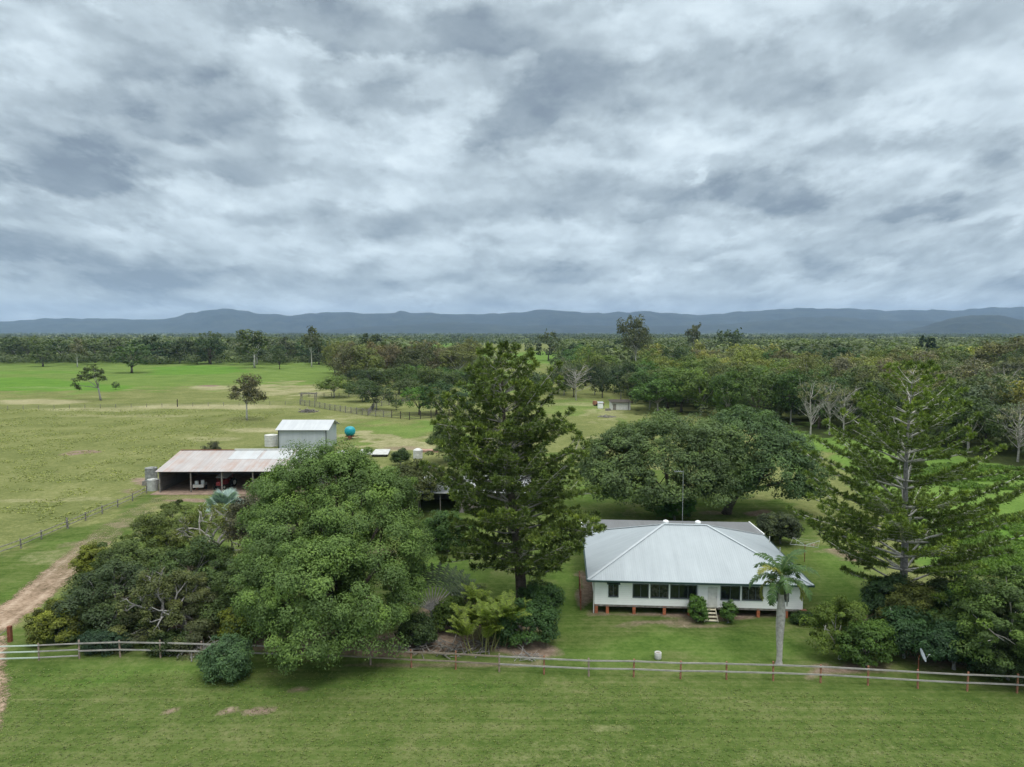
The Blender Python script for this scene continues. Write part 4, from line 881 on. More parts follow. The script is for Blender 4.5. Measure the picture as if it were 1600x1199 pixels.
# teal tank on trailer
tt = empty('tank_trailer', at(547, 686), R(6)); tag(tt, 'teal round fertiliser tank on a rusty wheeled frame right of the silver shed', 'tank trailer')
mb = MB(); r_ = 1.12; mb.add(*[x for x in (lambda n, m: ([(r_ * 1.08 * math.sin(math.pi * i / m) ** .7 * math.cos(2 * math.pi * j / n) * (1), r_ * .98 * math.sin(math.pi * i / m) ** .7 * math.sin(2 * math.pi * j / n), 1.75 - r_ * .95 * math.cos(math.pi * i / m)) for i in range(m + 1) for j in range(n)],
    [(i * n + j, i * n + (j + 1) % n, (i + 1) * n + (j + 1) % n, (i + 1) * n + j) for i in range(m) for j in range(n)]))(24, 12)]); mb.lathe([(.3, 0), (.3, .14), (.05, .18)], (0, 0, 2.66), 12); mb.build('tank', TEAL, tt, smooth=True)
mb = MB(); mb.box((0, -.6, .62), (2.0, .12, .14)); mb.box((0, .6, .62), (2.0, .12, .14)); mb.box((-.9, 0, .62), (.12, 1.08, .14)); mb.box((.9, 0, .62), (.12, 1.08, .14)); mb.bar((.9, 0, .6), (2.0, -.2, .35), .08); mb.build('frame', RUST, tt)
for y in (-.85, .85): mb = MB(); mb.tube([(0, y - .12, .42), (0, y + .12, .42)], .42, 14); mb.build('wheel', RUST, tt)
bo = at(521, 697); mb = MB(); mb.tube([(0, 0, .3), (2.3, 4.2, .9), (3.4, 8.2, 1.1)], .07, 6); o = mb.build('auger_pipe', DARKWOOD, None, loc=bo); tag(o, 'dark pipe lying from the silver shed corner to the teal tank', 'pipe')
# slabs
for (x0, x1, y0, y1, h, lab) in ((557, 580, 709, 702, .28, 'pale concrete slab in the grass, left of the raised slab'), (579, 606, 710, 702, .55, 'raised pale concrete slab on a base blackened as painted shade, right of the flat slab'), (522, 545, 709, 704, .25, 'small concrete slab half hidden behind the big green tree')):
    a = at(x0, y0, h); b = at(x1, y0, h); c_ = at(x1 + (4 if h > .5 else 0), y1, h); d_ = at(x0 + 8, y1, h); o = empty('concrete_slab', (a[0], a[1], 0)); tag(o, lab, 'concrete slab')
    q = [(p[0] - a[0], p[1] - a[1], h) for p in (a, b, c_, d_)]; mb = MB(); mb.sheet(q, .14); mb.build('slab', CONC, o)
    mb = MB(); cx_ = sum(p[0] for p in q) / 4; cy_ = sum(p[1] for p in q) / 4; mb.sheet([(cx_ + (p[0] - cx_) * .9, cy_ + (p[1] - cy_) * .9, h - .14) for p in q], h - .14); mb.build('base', SLAB_SHADE if h > .5 else CONC_D, o)  # raised slab: solid base painted black for the shade beneath it
water_tank('water_tank', 'small white tank beyond the flat-topped tree behind the garage', at(653, 716), .9, 1.5, simple('dull_white', (.6, .6, .58), .7, .3, var=.12), ribs=2, conical=.3)
o = empty('brick_pad', at(672, 706)); tag(o, 'low pinkish brick pad right of the small white tank', 'brick pad'); mb = MB(); mb.box((0, 0, .2), (3.4, 1.8, .4)); mb.build('pad', simple('pink_brick', (.40, .25, .19), .9, .2, var=.2), o)
# ================================================================= GARAGE behind the hoop pine
ga = empty('garage', (-15.6, 92.5, 0), R(1.5)); tag(ga, 'long low garage with a pale flat metal roof half hidden behind the large pine', 'garage')
mb = MB(); mb.sheet([(-.4, -.4, 2.75), (18.4, -.4, 2.75), (18.4, 8, 3.35), (-.4, 8, 3.35)], .06); mb.build('roof', SHEDROOF2, ga)
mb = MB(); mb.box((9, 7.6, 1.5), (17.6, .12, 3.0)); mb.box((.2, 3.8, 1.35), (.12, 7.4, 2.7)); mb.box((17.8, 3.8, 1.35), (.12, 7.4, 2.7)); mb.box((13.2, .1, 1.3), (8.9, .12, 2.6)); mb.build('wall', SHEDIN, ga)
for x in (.3, 3.2, 6.1, 8.7): mb = MB(); mb.tube([(x, 0, 0), (x, 0, 2.72)], .07, 8); mb.build('post', OLDWOOD, ga)
# ================================================================= FAR SHEDS at the bush edge
o = empty('white_shed', at(955, 641), R(3)); tag(o, 'white walled shed with a dark roof at the edge of the bush', 'shed')
mb = MB(); mb.box((3, 1.6, 1.15), (5.9, 3.2, 2.3)); mb.build('wall', OFFW, o); mb = MB(); mb.sheet([(-.3, -.5, 2.42), (6.2, -.5, 2.42), (6.2, 3.6, 2.95), (-.3, 3.6, 2.95)], .08); mb.build('roof', DARKWOOD, o)
mb = MB(); mb.box((1.0, -.03, .95), (1.0, .05, 1.9)); mb.build('door', OLDWOOD, o); mb = MB(); mb.box((5.3, -.05, 1.1), (.12, .1, 2.2)); mb.build('corner_post', DARKWOOD, o)
o = empty('privy', at(938, 638), R(3)); tag(o, 'tiny white outbuilding left of the white shed at the bush edge', 'outbuilding'); mb = MB(); mb.box((0, 0, .85), (1.5, 1.5, 1.7)); mb.build('wall', WHITE, o); mb = MB(); mb.sheet([(-.9, -.9, 1.75), (.9, -.9, 1.75), (.9, .9, 2.0), (-.9, .9, 2.0)], .06); mb.build('roof', GALV, o)
o = empty('rusty_truck', at(937, 634), R(20)); tag(o, 'rust-orange old truck at the far left of the bush-edge sheds', 'truck')
mb = MB(); mb.box((0, 0, .85), (2.6, 1.5, .5)); mb.build('tray', RUST_POST, o); mb = MB(); mb.box((-1.7, 0, 1.0), (1.1, 1.5, 1.2), taper=.85); mb.build('cab', RUST_POST, o)
for x in (-1.5, .8):
    for y in (-.75, .75): mb = MB(); mb.tube([(x, y - .12, .36), (x, y + .12, .36)], .36, 12); mb.build('wheel', BLACK, o)
o = empty('water_trough', at(950, 642), R(0)); tag(o, 'low grey trough between the tiny outbuilding and the white shed', 'trough'); mb = MB(); mb.box((0, 0, .3), (1.6, .7, .6)); mb.box((0, 0, .62), (1.7, .8, .05)); mb.build('tub', OLDWOOD, o)
rng = np.random.default_rng(33)
def heap(name, label, xy, rx, ry, h, n, mat, cat, lmin=1.2, lmax=3.2):
    mb = MB(); 
    for k in range(n):
        a = rng.uniform(0, 6.28); q = rng.uniform(0, 1) ** .5; x, y = rx * q * math.cos(a), ry * q * math.sin(a); z = h * (1 - q) * rng.uniform(.2, 1); t0 = rng.uniform(0, 3.14); l = rng.uniform(lmin, lmax) / 2; v = Vector((math.cos(t0) * l, math.sin(t0) * l, rng.normal() * .25)); c_ = Vector((x, y, max(.08, z)))
        a_, b_ = c_ - v, c_ + v; a_.z = max(a_.z, .05); b_.z = max(b_.z, .05); mb.tube([a_, b_], [rng.uniform(.06, .16) * (lmax / 3.2) ** 1.6, rng.uniform(.03, .1) * (lmax / 3.2) ** 1.6], 5)
    o = mb.build(name, mat, None, loc=(xy[0], xy[1], 0)); tag(o, label, cat); return o
heap('timber_pile', 'heap of old grey logs and timber in the paddock beyond the silver shed', at(481, 644), 2.6, 1.6, 1.2, 60, OLDWOOD, 'timber pile')
heap('timber_pile', 'few fallen grey branches lying in the grass below the white shed', at(951, 652), 2.2, .7, .4, 16, OLDWOOD, 'branches')
heap('twig_heap', 'tangle of dry grey twigs behind the fence under the golden palms', (at(700, 1028)[0], at(700, 1015)[1], 0), 4.0, 1.5, .5, 90, OLDWOOD, 'twigs', .6, 1.7)
heap('twig_heap', 'pale bare twigs against the fence below the dark green shrub', at(822, 1030), 1.0, .6, .8, 26, BARK_G, 'twigs', .5, 1.3)
heap('twig_heap', 'dry grey prunings under the trees left of the small round bush', at(318, 1018), 2.4, 1.2, .6, 80, BARK_G, 'twigs', .6, 1.5)
# ================================================================= STOCKYARD
def yard_fence(name, label, P, h, nr, mat, step=3.0, rw=.12):
    o = empty(name, P[0]); tag(o, label, 'fence', 'stockyard fences'); fo = Vector(P[0]); rng = np.random.default_rng(len(P) * 7 + nr)
    for i in range(len(P) - 1):
        a = Vector(P[i]) - fo; b = Vector(P[i + 1]) - fo; n = max(1, round((b - a).length / step))
        for k in range(n + (i == len(P) - 2)):
            q = a.lerp(b, k / n); mb = MB(); mb.tube([q, q + Vector((rng.normal() * .04, 0, h * rng.uniform(1, 1.15)))], [.14, .12], 6); mb.build('post', mat, o)
        for r in range(nr):
            mb = MB(); pts = [a.lerp(b, k / n) + Vector((0, -.16, h * (r + .7) / nr + rng.normal() * .035)) for k in range(n + 1)]; mb.tube(pts, rw / 2, 5); mb.build('rail', mat, o)
P = [at(*p) for p in ((469, 633), (500, 638), (540, 645), (575, 650), (612, 653))]; yard_fence('stockyard_fence', 'front run of the pale grey timber stockyard rails beyond the silver shed', P, 1.8, 5, OLDWOOD)
P = [at(*p) for p in ((612, 653), (640, 656), (690, 652), (735, 646))]; yard_fence('stockyard_fence', 'dark timber stockyard rails under the bright green trees', P, 2.0, 5, DARKWOOD)
P = [at(*p) for p in ((471, 620), (530, 621), (560, 620), (640, 624), (700, 628))]; yard_fence('stockyard_fence', 'back run of the grey stockyard rails behind the round yard trees', P, 1.6, 4, OLDWOOD)
P = [at(*p) for p in ((575, 650), (585, 636), (640, 630))]; yard_fence('stockyard_fence', 'cross run of grey rails dividing the stockyard', P, 1.6, 4, OLDWOOD)
o = empty('loading_ramp', at(482, 628)); tag(o, 'grey timber frame gantry at the left corner of the stockyard', 'gantry')
[MB().tube([(x, y, 0), (x, y, 2.8)], .13, 6).build('post', OLDWOOD, o) for x in (-2.4, 2.4) for y in (-.8, .8)]; mb = MB(); mb.bar((-2.9, -.8, 2.85), (2.9, -.8, 2.85), .2); mb.bar((-2.9, .8, 2.85), (2.9, .8, 2.85), .2); mb.build('beam', OLDWOOD, o)
# ================================================================= SMALL THINGS IN THE YARD
p = at(1257, 878); o = empty('clothes_hoist', p, R(18)); tag(o, 'rotary metal clothes line standing on the lawn right of the farmhouse', 'clothes line')
mb = MB(); mb.tube([(0, 0, -.1), (0, 0, 1.95)], .04, 8); mb.build('pole', RUST, o); mb = MB()
for k in range(4): a = k * math.pi / 2; mb.tube([(0, 0, 1.75), (1.9 * math.cos(a), 1.9 * math.sin(a), 2.05)], .02, 5)
mb.build('arm', GALV, o); mb = MB()
for r in (.7, 1.2, 1.85):
    for k in range(4): a = k * math.pi / 2; b2 = a + math.pi / 2; mb.tube([(r * math.cos(a), r * math.sin(a), 1.78 + .14 * r), (r * math.cos(b2), r * math.sin(b2), 1.78 + .14 * r)], .006, 4)
mb.build('line', OFFW, o)
o = empty('concrete_pot', at(1028, 1030)); tag(o, 'pale grey cylindrical concrete pot standing on the lawn behind the fence', 'pot'); mb = MB(); mb.lathe([(.22, 0), (.25, .1), (.26, .5), (.23, .53), (.20, .44), (.05, .42)], n=16); mb.build('pot', CONC, o, smooth=True); mb = MB(); mb.lathe([(.20, .40), (.19, .46), (.02, .47)], n=12); mb.build('soil', CONC_D, o)
o = empty('satellite_dish', at(1434, 1067)); tag(o, 'grey satellite dish on a thin pole among the shrubs behind the fence', 'satellite dish')
mb = MB(); mb.tube([(0, 0, 0), (0, 0, 1.75), (.03, -.05, 1.95)], .035, 8); mb.build('pole', RUST, o)
V = []; Fq = []; n_, m_r = 24, 5
dv = Vector((.72, -.50, .42)).normalized(); s1 = dv.cross(Vector((0, 0, 1))).normalized(); s2 = s1.cross(dv)
for off in (0, -.02):
    for i in range(m_r + 1):
        r = .46 * i / m_r
        for j in range(n_): a = 6.2832 * j / n_; V.append(Vector((.12, -.12, 2.0)) + s1 * r * math.cos(a) * .9 + s2 * r * math.sin(a) + dv * (r * r * .45 + off))
for L0 in (0, (m_r + 1) * n_):
    for i in range(m_r):
        for j in range(n_): q = (L0 + i * n_ + j, L0 + i * n_ + (j + 1) % n_, L0 + (i + 1) * n_ + (j + 1) % n_, L0 + (i + 1) * n_ + j); Fq.append(q)
mb = MB(); mb.add(V, Fq); mb.build('dish', simple('dish_grey', (.30, .34, .38), .5, .4, var=.03), o, smooth=True)
mb = MB(); b0 = Vector((.12, -.12, 2.0)); mb.tube([b0 - s2 * .4, b0 + dv * .45 - s2 * .05], .014, 5); mb.tube([b0 + dv * .42 - s2 * .05, b0 + dv * .52 - s2 * .05], .035, 8); mb.build('feed_arm', GALV, o)
# ================================================================= NEAR TREES
def hb(dx, dy, z, rx, ry, rz): return (dx, dy, z, rx, ry, rz)
# the big spreading green tree by the fence
p = at(536, 1002)
hb_ = hb
hb = lambda dx, dy, z, rx, ry, rz: (dx * .92, dy, z, rx * .93, ry, rz)
tree('spreading_tree', 'huge leafy green tree overhanging the front fence, left of the large pine', 'tree', p[:2],
     [hb(.3, 1.5, 8.6, 4.6, 4.8, 4.8), hb(-4.6, .2, 6.6, 3.6, 4.2, 4.2), hb(3.6, -.3, 6.4, 3.2, 4.0, 4.2), hb(-.8, -4.6, 5.6, 4.2, 3.4, 4.0), hb(3.3, -3.8, 4.8, 2.8, 2.8, 3.4), hb(-4.4, -3.4, 4.8, 2.9, 2.8, 3.2), hb(-3.4, 3.0, 10.2, 4.2, 4.2, 4.4),
      hb(3.0, 3.4, 8.8, 3.5, 4.2, 4.0), hb(-1.0, -6.4, 3.5, 2.4, 2.0, 2.5), hb(-6.2, 5.0, 9.6, 3.4, 3.4, 3.2), hb(-.5, 6.6, 9.6, 4.4, 3.4, 4.2), hb(-1.0, 2.4, 12.2, 3.4, 3.2, 2.8)],
     760, 330, .85, .205, (.120, .192, .056), 11, trunk_r=.55, bark=BARK_D, fork=2.4, n_sub=60, aspect=.42, zmin=-.75, hang=.35, tspread=.22)
bush('round_bush', 'small round grey-green bush in front of the fence', at(356, 1062)[:2], 1.75, 1.6, 3.1, (.085, .155, .070), 12, L=.20, rc=.45, hang=.4, aspect=.35)
hb = hb_
# hoop pine beside the house
pA = at(816, 952)
profA = [(0, 3.2), (.14, 4.8), (.22, 6.6), (.34, 7.6), (.50, 7.3), (.62, 6.4), (.74, 5.2), (.85, 3.6), (.94, 2.4), (1, 1.2)]
hoop_pine('hoop_pine', 'tall dense dark pine with twisting pale branches left of the farmhouse', pA[:2], 22.0, (-2.0, .6), profA, 23, 6, 21, (.128, .185, .046),
          lambda f: 2 + 34 * f, .15, .52, BARK_D, BARK, tuft=.40, wiggle=.7, dens=1.15, curve=.22, tufts_from=.28)
# regular pine on the right
pB = at(1407, 962)
profB = [(0, 4.5), (.14, 8.0), (.20, 9.8), (.30, 9.9), (.42, 8.9), (.55, 7.2), (.68, 5.8), (.80, 4.2), (.90, 3.0), (.97, 1.8), (1, .9)]
hoop_pine('whorled_pine', 'tall open pine with straight grey trunk and regular tiers of branches, right of the farmhouse', pB[:2], 20.8, (.1, 0), profB, 17, 6, 22, (.145, .215, .046),
          lambda f: 10 + 20 * f, .13, .36, BARK_G, BARK_W, tuft=.37, wiggle=.14, dens=1.3, curve=.17, tufts_from=.27, latk=.70)
# rain trees behind the house
p = at(1046, 806)
tree('rain_tree', 'very wide olive-green rain tree directly behind the farmhouse', 'tree', p[:2],
     [hb(0, 0, 8.3, 7.5, 6.5, 4.6), hb(-6.2, .5, 7.2, 4.6, 5.0, 3.8), hb(5.0, 0, 8.2, 4.6, 5.0, 4.2), hb(-3.0, -4.5, 5.6, 4.2, 3.6, 3.4), hb(2.5, -4.8, 5.6, 4.2, 3.4, 3.6), hb(-7.6, -3.0, 4.6, 3.0, 3.0, 3.2), hb(0, 6, 8.6, 6, 4.0, 3.6), hb(-8.6, 2.5, 6.0, 3.0, 3.4, 3.0), hb(-5.5,-2.5,4.2,3.4,3,2.6), hb(4.0,-2.5,4.4,3.4,3,2.6)],
     620, 130, 1.15, .36, (.098, .148, .056), 31, trunk_r=.6, bark=BARK_D, fork=2.4, n_sub=30, aspect=.45, zmin=-.6)
p = at(1160, 803)
tree('rain_tree', 'rounded darker green tree with a leaning trunk at the rear right of the farmhouse', 'tree', p[:2],
     [hb(1.0, 2, 8.8, 5.6, 5.4, 4.6), hb(5.0, 1, 7.0, 4.2, 4.6, 4.2), hb(2.8, -3, 5.8, 4.0, 3.4, 3.6), hb(-2.6, 0, 7.2, 3.6, 3.8, 3.8), hb(7.0, -1.5, 5.0, 3.0, 3.2, 3.4), hb(1.6, 5.5, 8.4, 5.0, 3.6, 3.8), hb(-3.2, -2.8, 4.8, 2.8, 2.4, 2.8)],
     520, 120, 1.15, .36, (.075, .130, .050), 32, trunk_r=.55, bark=BARK_D, fork=3.0, lean=(-2.2, 0), n_sub=20, aspect=.45, zmin=-.6)
bush('round_bush', 'bright green rounded shrub directly behind the farmhouse roof, left of the leaning trunk', at(1054, 812)[:2], 3.2, 2.6, 4.2, (.055, .145, .030), 33, L=.26, rc=.6)
bush('round_bush', 'dark speckled shrub at the rear right corner of the farmhouse', at(1219, 850)[:2], 2.3, 2.3, 3.4, (.060, .080, .040), 34, L=.24, rc=.5, tspread=.4)
# shrubs at the steps
bush('step_shrub', 'rounded green shrub on the left side of the front steps', hl(9.05, -.55)[:2], .82, .75, 2.05, (.075, .150, .030), 35, L=.13, rc=.22, dens=1.2)
bush('step_shrub', 'slightly smaller rounded shrub on the right side of the front steps', hl(11.55, -.6)[:2], .74, .7, 1.75, (.070, .140, .030), 36, L=.13, rc=.22, dens=1.2)
bush('low_shrub', 'low dark shrub at the front right corner of the farmhouse', hl(17.6, -.5)[:2], 1.15, .7, .95, (.045, .085, .025), 37, L=.13, rc=.22)

# royal palm
def royal_palm():
    rng = np.random.default_rng(51); p = at(1217, 1038); o = empty('royal_palm', p); tag(o, 'feather palm with a swollen pale grey trunk standing by the front fence', 'palm tree'); mb = MB()
    H = 6.1; zs = [-.1, 0, .3, .9, 1.8, 2.8, 3.6, 4.3, 5.0, 5.6, 6.1]; rs_ = [.29, .27, .20, .20, .24, .30, .32, .28, .19, .14, .11]
    mb.tube([(.02 * math.sin(z * 2) + .05 * z / 6, 0, z) for z in zs], rs_, 16); mb.build('trunk', PALM_TR, o, smooth=True)
    mb = MB(); mb.tube([(.05, 0, 5.2), (.05, 0, 5.9), (.05, 0, 6.7)], [.19, .17, .09], 12); mb.build('crownshaft', simple('crownshaft_green', (.12, .17, .06), .5, .4, var=.15), o, smooth=True)
    Qd = []; rac = MB(); Qy = []
    for k in range(15):
        a = k * 2.4 + .3; lay = k / 15; el = R(78 - 88 * lay); V, pts = strip_frond(rng, (.05, 0, 6.5 - .3 * lay), a, el, rng.uniform(2.5, 2.9), 1.75 + .7 * lay, nl=34, leaf=.62, w=.055)
        (Qy if k in (13, 14, 4) else Qd).extend(V); rac.tube(pts, [.035] + [.022] * 6 + [.010] * (len(pts) - 7), 4)
    quads_obj('fronds', Qd, LEAF_DARK, o, (.065, .125, .040), rng, .5, .16); quads_obj('yellowing_fronds', Qy, LEAF, o, (.24, .25, .07), rng)
    rac.build('frond_stems', simple('frond_stem', (.14, .18, .06), .6, .3, var=.2), o)
    mb = MB(); mb.tube([(.28, -.05, 6.1), (.45, -.05, 5.3), (.44, -.05, 4.3)], [.05, .10, .03], 7); mb.tube([(.3, .05, 6.0), (.55, .1, 5.6), (.5, .1, 4.9)], [.04, .07, .02], 6); mb.build('dead_frond', BARK_G, o)
royal_palm()
# golden cane palms under the large pine
def cane_clump(label, xy, n, h, spread, col, seed, group='cane palm clumps'):
    rng = np.random.default_rng(seed); o = empty('cane_palm', (xy[0], xy[1], 0)); tag(o, label, 'palm clump', group); Q = []; st = MB()
    for k in range(n):
        a0 = rng.uniform(0, 6.28); r = spread * rng.uniform(0, 1) ** .5; bx, by = r * math.cos(a0), r * math.sin(a0); hh = h * rng.uniform(.55, 1); tx_, ty_ = bx * 1.5, by * 1.5
        st.tube([(bx, by, 0), (tx_, ty_, hh * .62)], [.045, .035], 5)
        for j in range(6):
            V, pts = strip_frond(rng, (tx_, ty_, hh * .62), rng.uniform(0, 6.28), R(rng.uniform(52, 86)), rng.uniform(1.5, 2.1), rng.uniform(.8, 1.5), nl=18, leaf=.45, w=.045); Q += V; st.tube(pts[::3], .014, 3)
    quads_obj('fronds', Q, LEAF, o, col, rng, .5, .18); st.build('canes', simple('cane_stem', (.22, .22, .08), .6, .3, var=.2), o)
cane_clump('golden-green cane palms at the foot of the large pine', at(768, 1002)[:2], 14, 4.3, 1.5, (.15, .21, .040), 61)
cane_clump('lower golden cane palms just behind the fence, left of the dark green shrub', at(752, 1020)[:2], 8, 2.6, 1.0, (.15, .20, .035), 62)
bush('dark_green_shrub', 'broad dark green shrub behind the fence at the foot of the large pine', at(822, 1006)[:2], 3.0, 1.8, 3.3, (.050, .105, .032), 63, L=.2, rc=.5)
bush('dark_green_shrub', 'dark rounded shrub hugging the trunk of the large pine', at(846, 966)[:2], 1.7, 1.6, 3.2, (.045, .095, .030), 64, L=.2, rc=.5)
# traveller's fan
def fan_palm(name, label, xy, n, stalk, rad, col, seed, elr=(20, 80), nseg=22, spread=4.4, trunk=.8, planar=None, mat=None):
    rng = np.random.default_rng(seed); o = empty(name, (xy[0], xy[1], 0)); tag(o, label, 'palm tree'); Q = []; st = MB()
    for k in range(n):
        a = rng.uniform(0, 6.28) if planar is None else planar; el = R(rng.uniform(*elr))
        V, pts = fan_leaf(rng, (0, 0, trunk), a + (0 if planar is None else math.pi * (k % 2)), el, stalk * rng.uniform(.75, 1.1), rad * rng.uniform(.85, 1.1), nseg, spread); Q += V; st.tube(pts, .035, 4)
    quads_obj('leaves', Q, mat or LEAF_DARK, o, col, rng, .5, .16); st.build('leaf_stalks', BARK_G, o)
    mb = MB(); mb.tube([(0, 0, -.1), (0, 0, trunk * .6), (0, 0, trunk)], [.26, .22, .18], 10); mb.build('trunk', BARK_G, o, smooth=True); return o
fan_palm('silver_fan_palm', 'silvery blue fan palm in front of the open shed', at(352, 822)[:2], 20, 1.5, 1.4, (.30, .40, .38), 71, elr=(5, 80), nseg=26, trunk=2.2, mat=LEAF_DARK)
def travellers():
    rng = np.random.default_rng(72); o = empty('fan_shaped_palm', (at(672, 1000)[0], at(672, 985)[1], 0)); tag(o, 'grey-green fan-shaped palm standing between the huge green tree and the large pine', 'palm tree'); Q = []; st = MB()
    for k in range(15):
        th = R(-62 + 124 * k / 14); L = 3.6; ddir = Vector((math.sin(th), .25 * math.sin(th), math.cos(th))); b = Vector((0, 0, 1.6)); e = b + ddir * 2.0; st.tube([b, e], [.06, .04], 5)
        for j in range(14):
            u = j / 13; c0 = e + ddir * L * .62 * u + Vector((0, 0, -.3 * u * u)); side = Vector((ddir.z, -.5, -ddir.x)).normalized(); l = .55 * math.sin(math.pi * min(1, u * .8 + .15))
            for s in (-1, 1):
                d = (side * s + ddir * .4 + Vector((0, rng.normal() * .4, -.25))).normalized(); w_ = ddir * .075; Q.append([c0 - w_, c0 + d * l - w_ * .3, c0 + d * l + w_ * .3, c0 + w_])
    quads_obj('leaves', Q, LEAF_DARK, o, (.10, .13, .085), rng, .5, .14); st.build('leaf_stalks', BARK_G, o); mb = MB(); mb.tube([(0, 0, -.1), (0, 0, 1.7)], [.22, .18], 10); mb.build('trunk', BARK_G, o)
travellers()
# ---- the dark mass of garden trees at left
DK = (.034, .060, .018); OL = (.070, .085, .030)
def flat_tree(label, px, py, w, top_y, col, seed, hz=.32, n=5, L=.22, mat=None, bark=BARK_G, trunk_r=.22, dens=1.0, rc=.7, name='garden_tree', thick=1.4, n_sub=25, tspread=.3):
    """spreading tree whose crown spans w photo pixels and whose top stands at photo row top_y"""
    b = at(px, py); d = math.hypot(*b[:2]); sc = math.hypot(b[0], b[1], CAM_H) / FPX; r = w * sc / 2; top = zat(top_y, b[1] + r * .3); rng = np.random.default_rng(seed); bl = [(0, 0, top - thick, r * .62, r * .62, thick)]
    for k in range(n):
        a = 6.283 * k / n + rng.uniform(-.3, .3); q = rng.uniform(.5, .66); s = rng.uniform(.36, .48); bl.append((r * q * math.cos(a), r * q * math.sin(a), top - thick * rng.uniform(1.1, 2.0), r * s, r * s, thick * rng.uniform(.7, 1.0)))
    area = 3.0 * r * r * 1.5 * 1.9; ncl = int(area / (rc * rc) * .55 * dens); per = int(rc * rc * 9 / (L * L * .5))
    return tree(name, label, 'tree', b[:2], bl, ncl, per, rc, L, col, seed, trunk_r=trunk_r, bark=bark, fork=top * hz, mat=mat or LEAF, n_sub=n_sub, zmin=-.5, flat=.55, tspread=tspread)
flat_tree('dark spreading garden tree nearest the dirt track', 182, 978, 150, 872, (.050, .078, .030), 81, mat=LEAF_DARK, thick=2.4, dens=.8, n_sub=60)
flat_tree('dark leafy garden tree in the middle of the left grove, behind the fence', 288, 985, 165, 892, (.095, .112, .048), 82, thick=2.6, dens=.72, n_sub=90, L=.17)
flat_tree('dark garden tree on the upper left edge of the grove', 208, 930, 128, 828, (.070, .105, .026), 83, mat=LEAF_DARK, thick=2.8, dens=.85, n_sub=40)
flat_tree('dark garden tree behind, at the centre of the grove', 305, 935, 150, 842, (.058, .098, .028), 84, mat=LEAF_DARK, thick=3.0, dens=.85, n_sub=50)
flat_tree('olive garden tree at the upper left edge of the grove, near the shed', 268, 880, 112, 782, (.105, .140, .036), 85, thick=2.4, dens=.8, n_sub=50)
def forked_tree(label, xy, H, r, col, seed, bark=BARK):
    rng = np.random.default_rng(seed); root = empty('forked_tree', (xy[0], xy[1], 0)); tag(root, label, 'tree'); mb = MB(); tips = []
    mb.tube([(0, 0, -.1), (.1, 0, H * .18), (.05, .1, H * .32)], [.30, .24, .22], 9)
    def grow(p, d, L, rad, lev):
        e = p + d * L; m_ = p.lerp(e, .5) + Vector(rng.normal(size=3)) * L * .10; mb.tube([p, m_, e], [rad, rad * .85, rad * .66], 6, cap=False)
        if lev == 0: tips.append(e); return
        for k in range(3 if lev > 1 else 2 + int(rng.uniform() > .4)):
            nd = (d + Vector(rng.normal(size=3)) * .62 + Vector((0, 0, .12))).normalized(); grow(e, nd, L * rng.uniform(.62, .85), rad * .62, lev - 1)
    for k in range(5): a = 6.283 * k / 5 + rng.normal() * .2; grow(Vector((.05, .1, H * .30)), Vector((math.cos(a) * .85, math.sin(a) * .85, .75)).normalized(), r * .36, .15, 3)
    mb.build('trunk', bark, root, smooth=True); T = np.array(tips); sel = T[rng.uniform(size=len(T)) < .8]; ci = np.repeat(np.arange(len(sel)), 70); d = rdirs(rng, len(ci))
    P = sel[ci] + d * rng.uniform(.1, .55, (len(ci), 1)); V, F = leaf_geo(rng, P, d + np.array([0, 0, .6]), .2 * rng.uniform(.7, 1.3, len(ci)), .10); leaves_obj('crown', V, F, np.clip(rng.normal(.5, .16, len(ci)), 0, 1), LEAF, root, col)
forked_tree('sparse tree with bare white forking branches in the upper part of the grove', at(338, 898)[:2], 8.6, 5.4, (.140, .165, .045), 86)
forked_tree('open grey-branched tree with thin foliage near the fence in the middle of the grove', at(255, 1000)[:2], 5.6, 4.0, (.105, .125, .045), 861, BARK_G)
flat_tree('maroon-tinged dark tree between the silver fan palm and the huge green tree', 412, 905, 95, 762, (.075, .078, .042), 87, thick=2.8, mat=LEAF_DARK, tspread=.45)
flat_tree('dark tree at the right side of the grove under the huge green tree', 390, 985, 110, 868, (.075, .115, .034), 88, thick=2.4)
bush('yellow_green_shrub', 'yellow-tipped shrub at the left end of the grove by the track', at(88, 1003)[:2], 1.9, 1.6, 3.0, (.14, .165, .030), 89, L=.18, rc=.4, tspread=.5)
bush('yellow_green_shrub', 'yellow-green shrub at the upper left edge of the grove', at(148, 905)[:2], 1.6, 1.5, 3.4, (.16, .19, .030), 90, L=.18, rc=.4)
bush('yellow_green_shrub', 'yellow-leaved shrub behind the small round bush and the fence', at(372, 1004)[:2], 1.5, 1.3, 2.8, (.12, .15, .022), 91, L=.18, rc=.4, tspread=.5)
bush('low_dark_shrub', 'low dark shrub just behind the fence at the left of the grove', at(165, 1018)[:2], 2.2, .9, 1.5, (.028, .060, .032), 92, L=.2, rc=.4, mat=LEAF_DARK, aspect=.25)
bush('low_dark_shrub', 'low dark shrub behind the fence in the middle of the grove', at(262, 1020)[:2], 1.8, .9, 1.4, (.040, .066, .020), 93, L=.2, rc=.4, mat=LEAF_DARK)
bush('low_dark_shrub', 'mid-green weedy shrub left of the golden palms', at(705, 985)[:2], 1.8, 1.4, 2.6, (.070, .115, .026), 94, L=.18, rc=.45)
bush('low_dark_shrub', 'dull green shrub under the fan-shaped palm', at(655, 1010)[:2], 1.6, 1.3, 2.3, (.055, .090, .032), 95, L=.18, rc=.45)
bush('low_dark_shrub', 'dry-looking green shrub between the fan-shaped palm and the large pine', at(735, 955)[:2], 1.6, 1.2, 1.9, (.085, .110, .035), 96, L=.18, rc=.45)
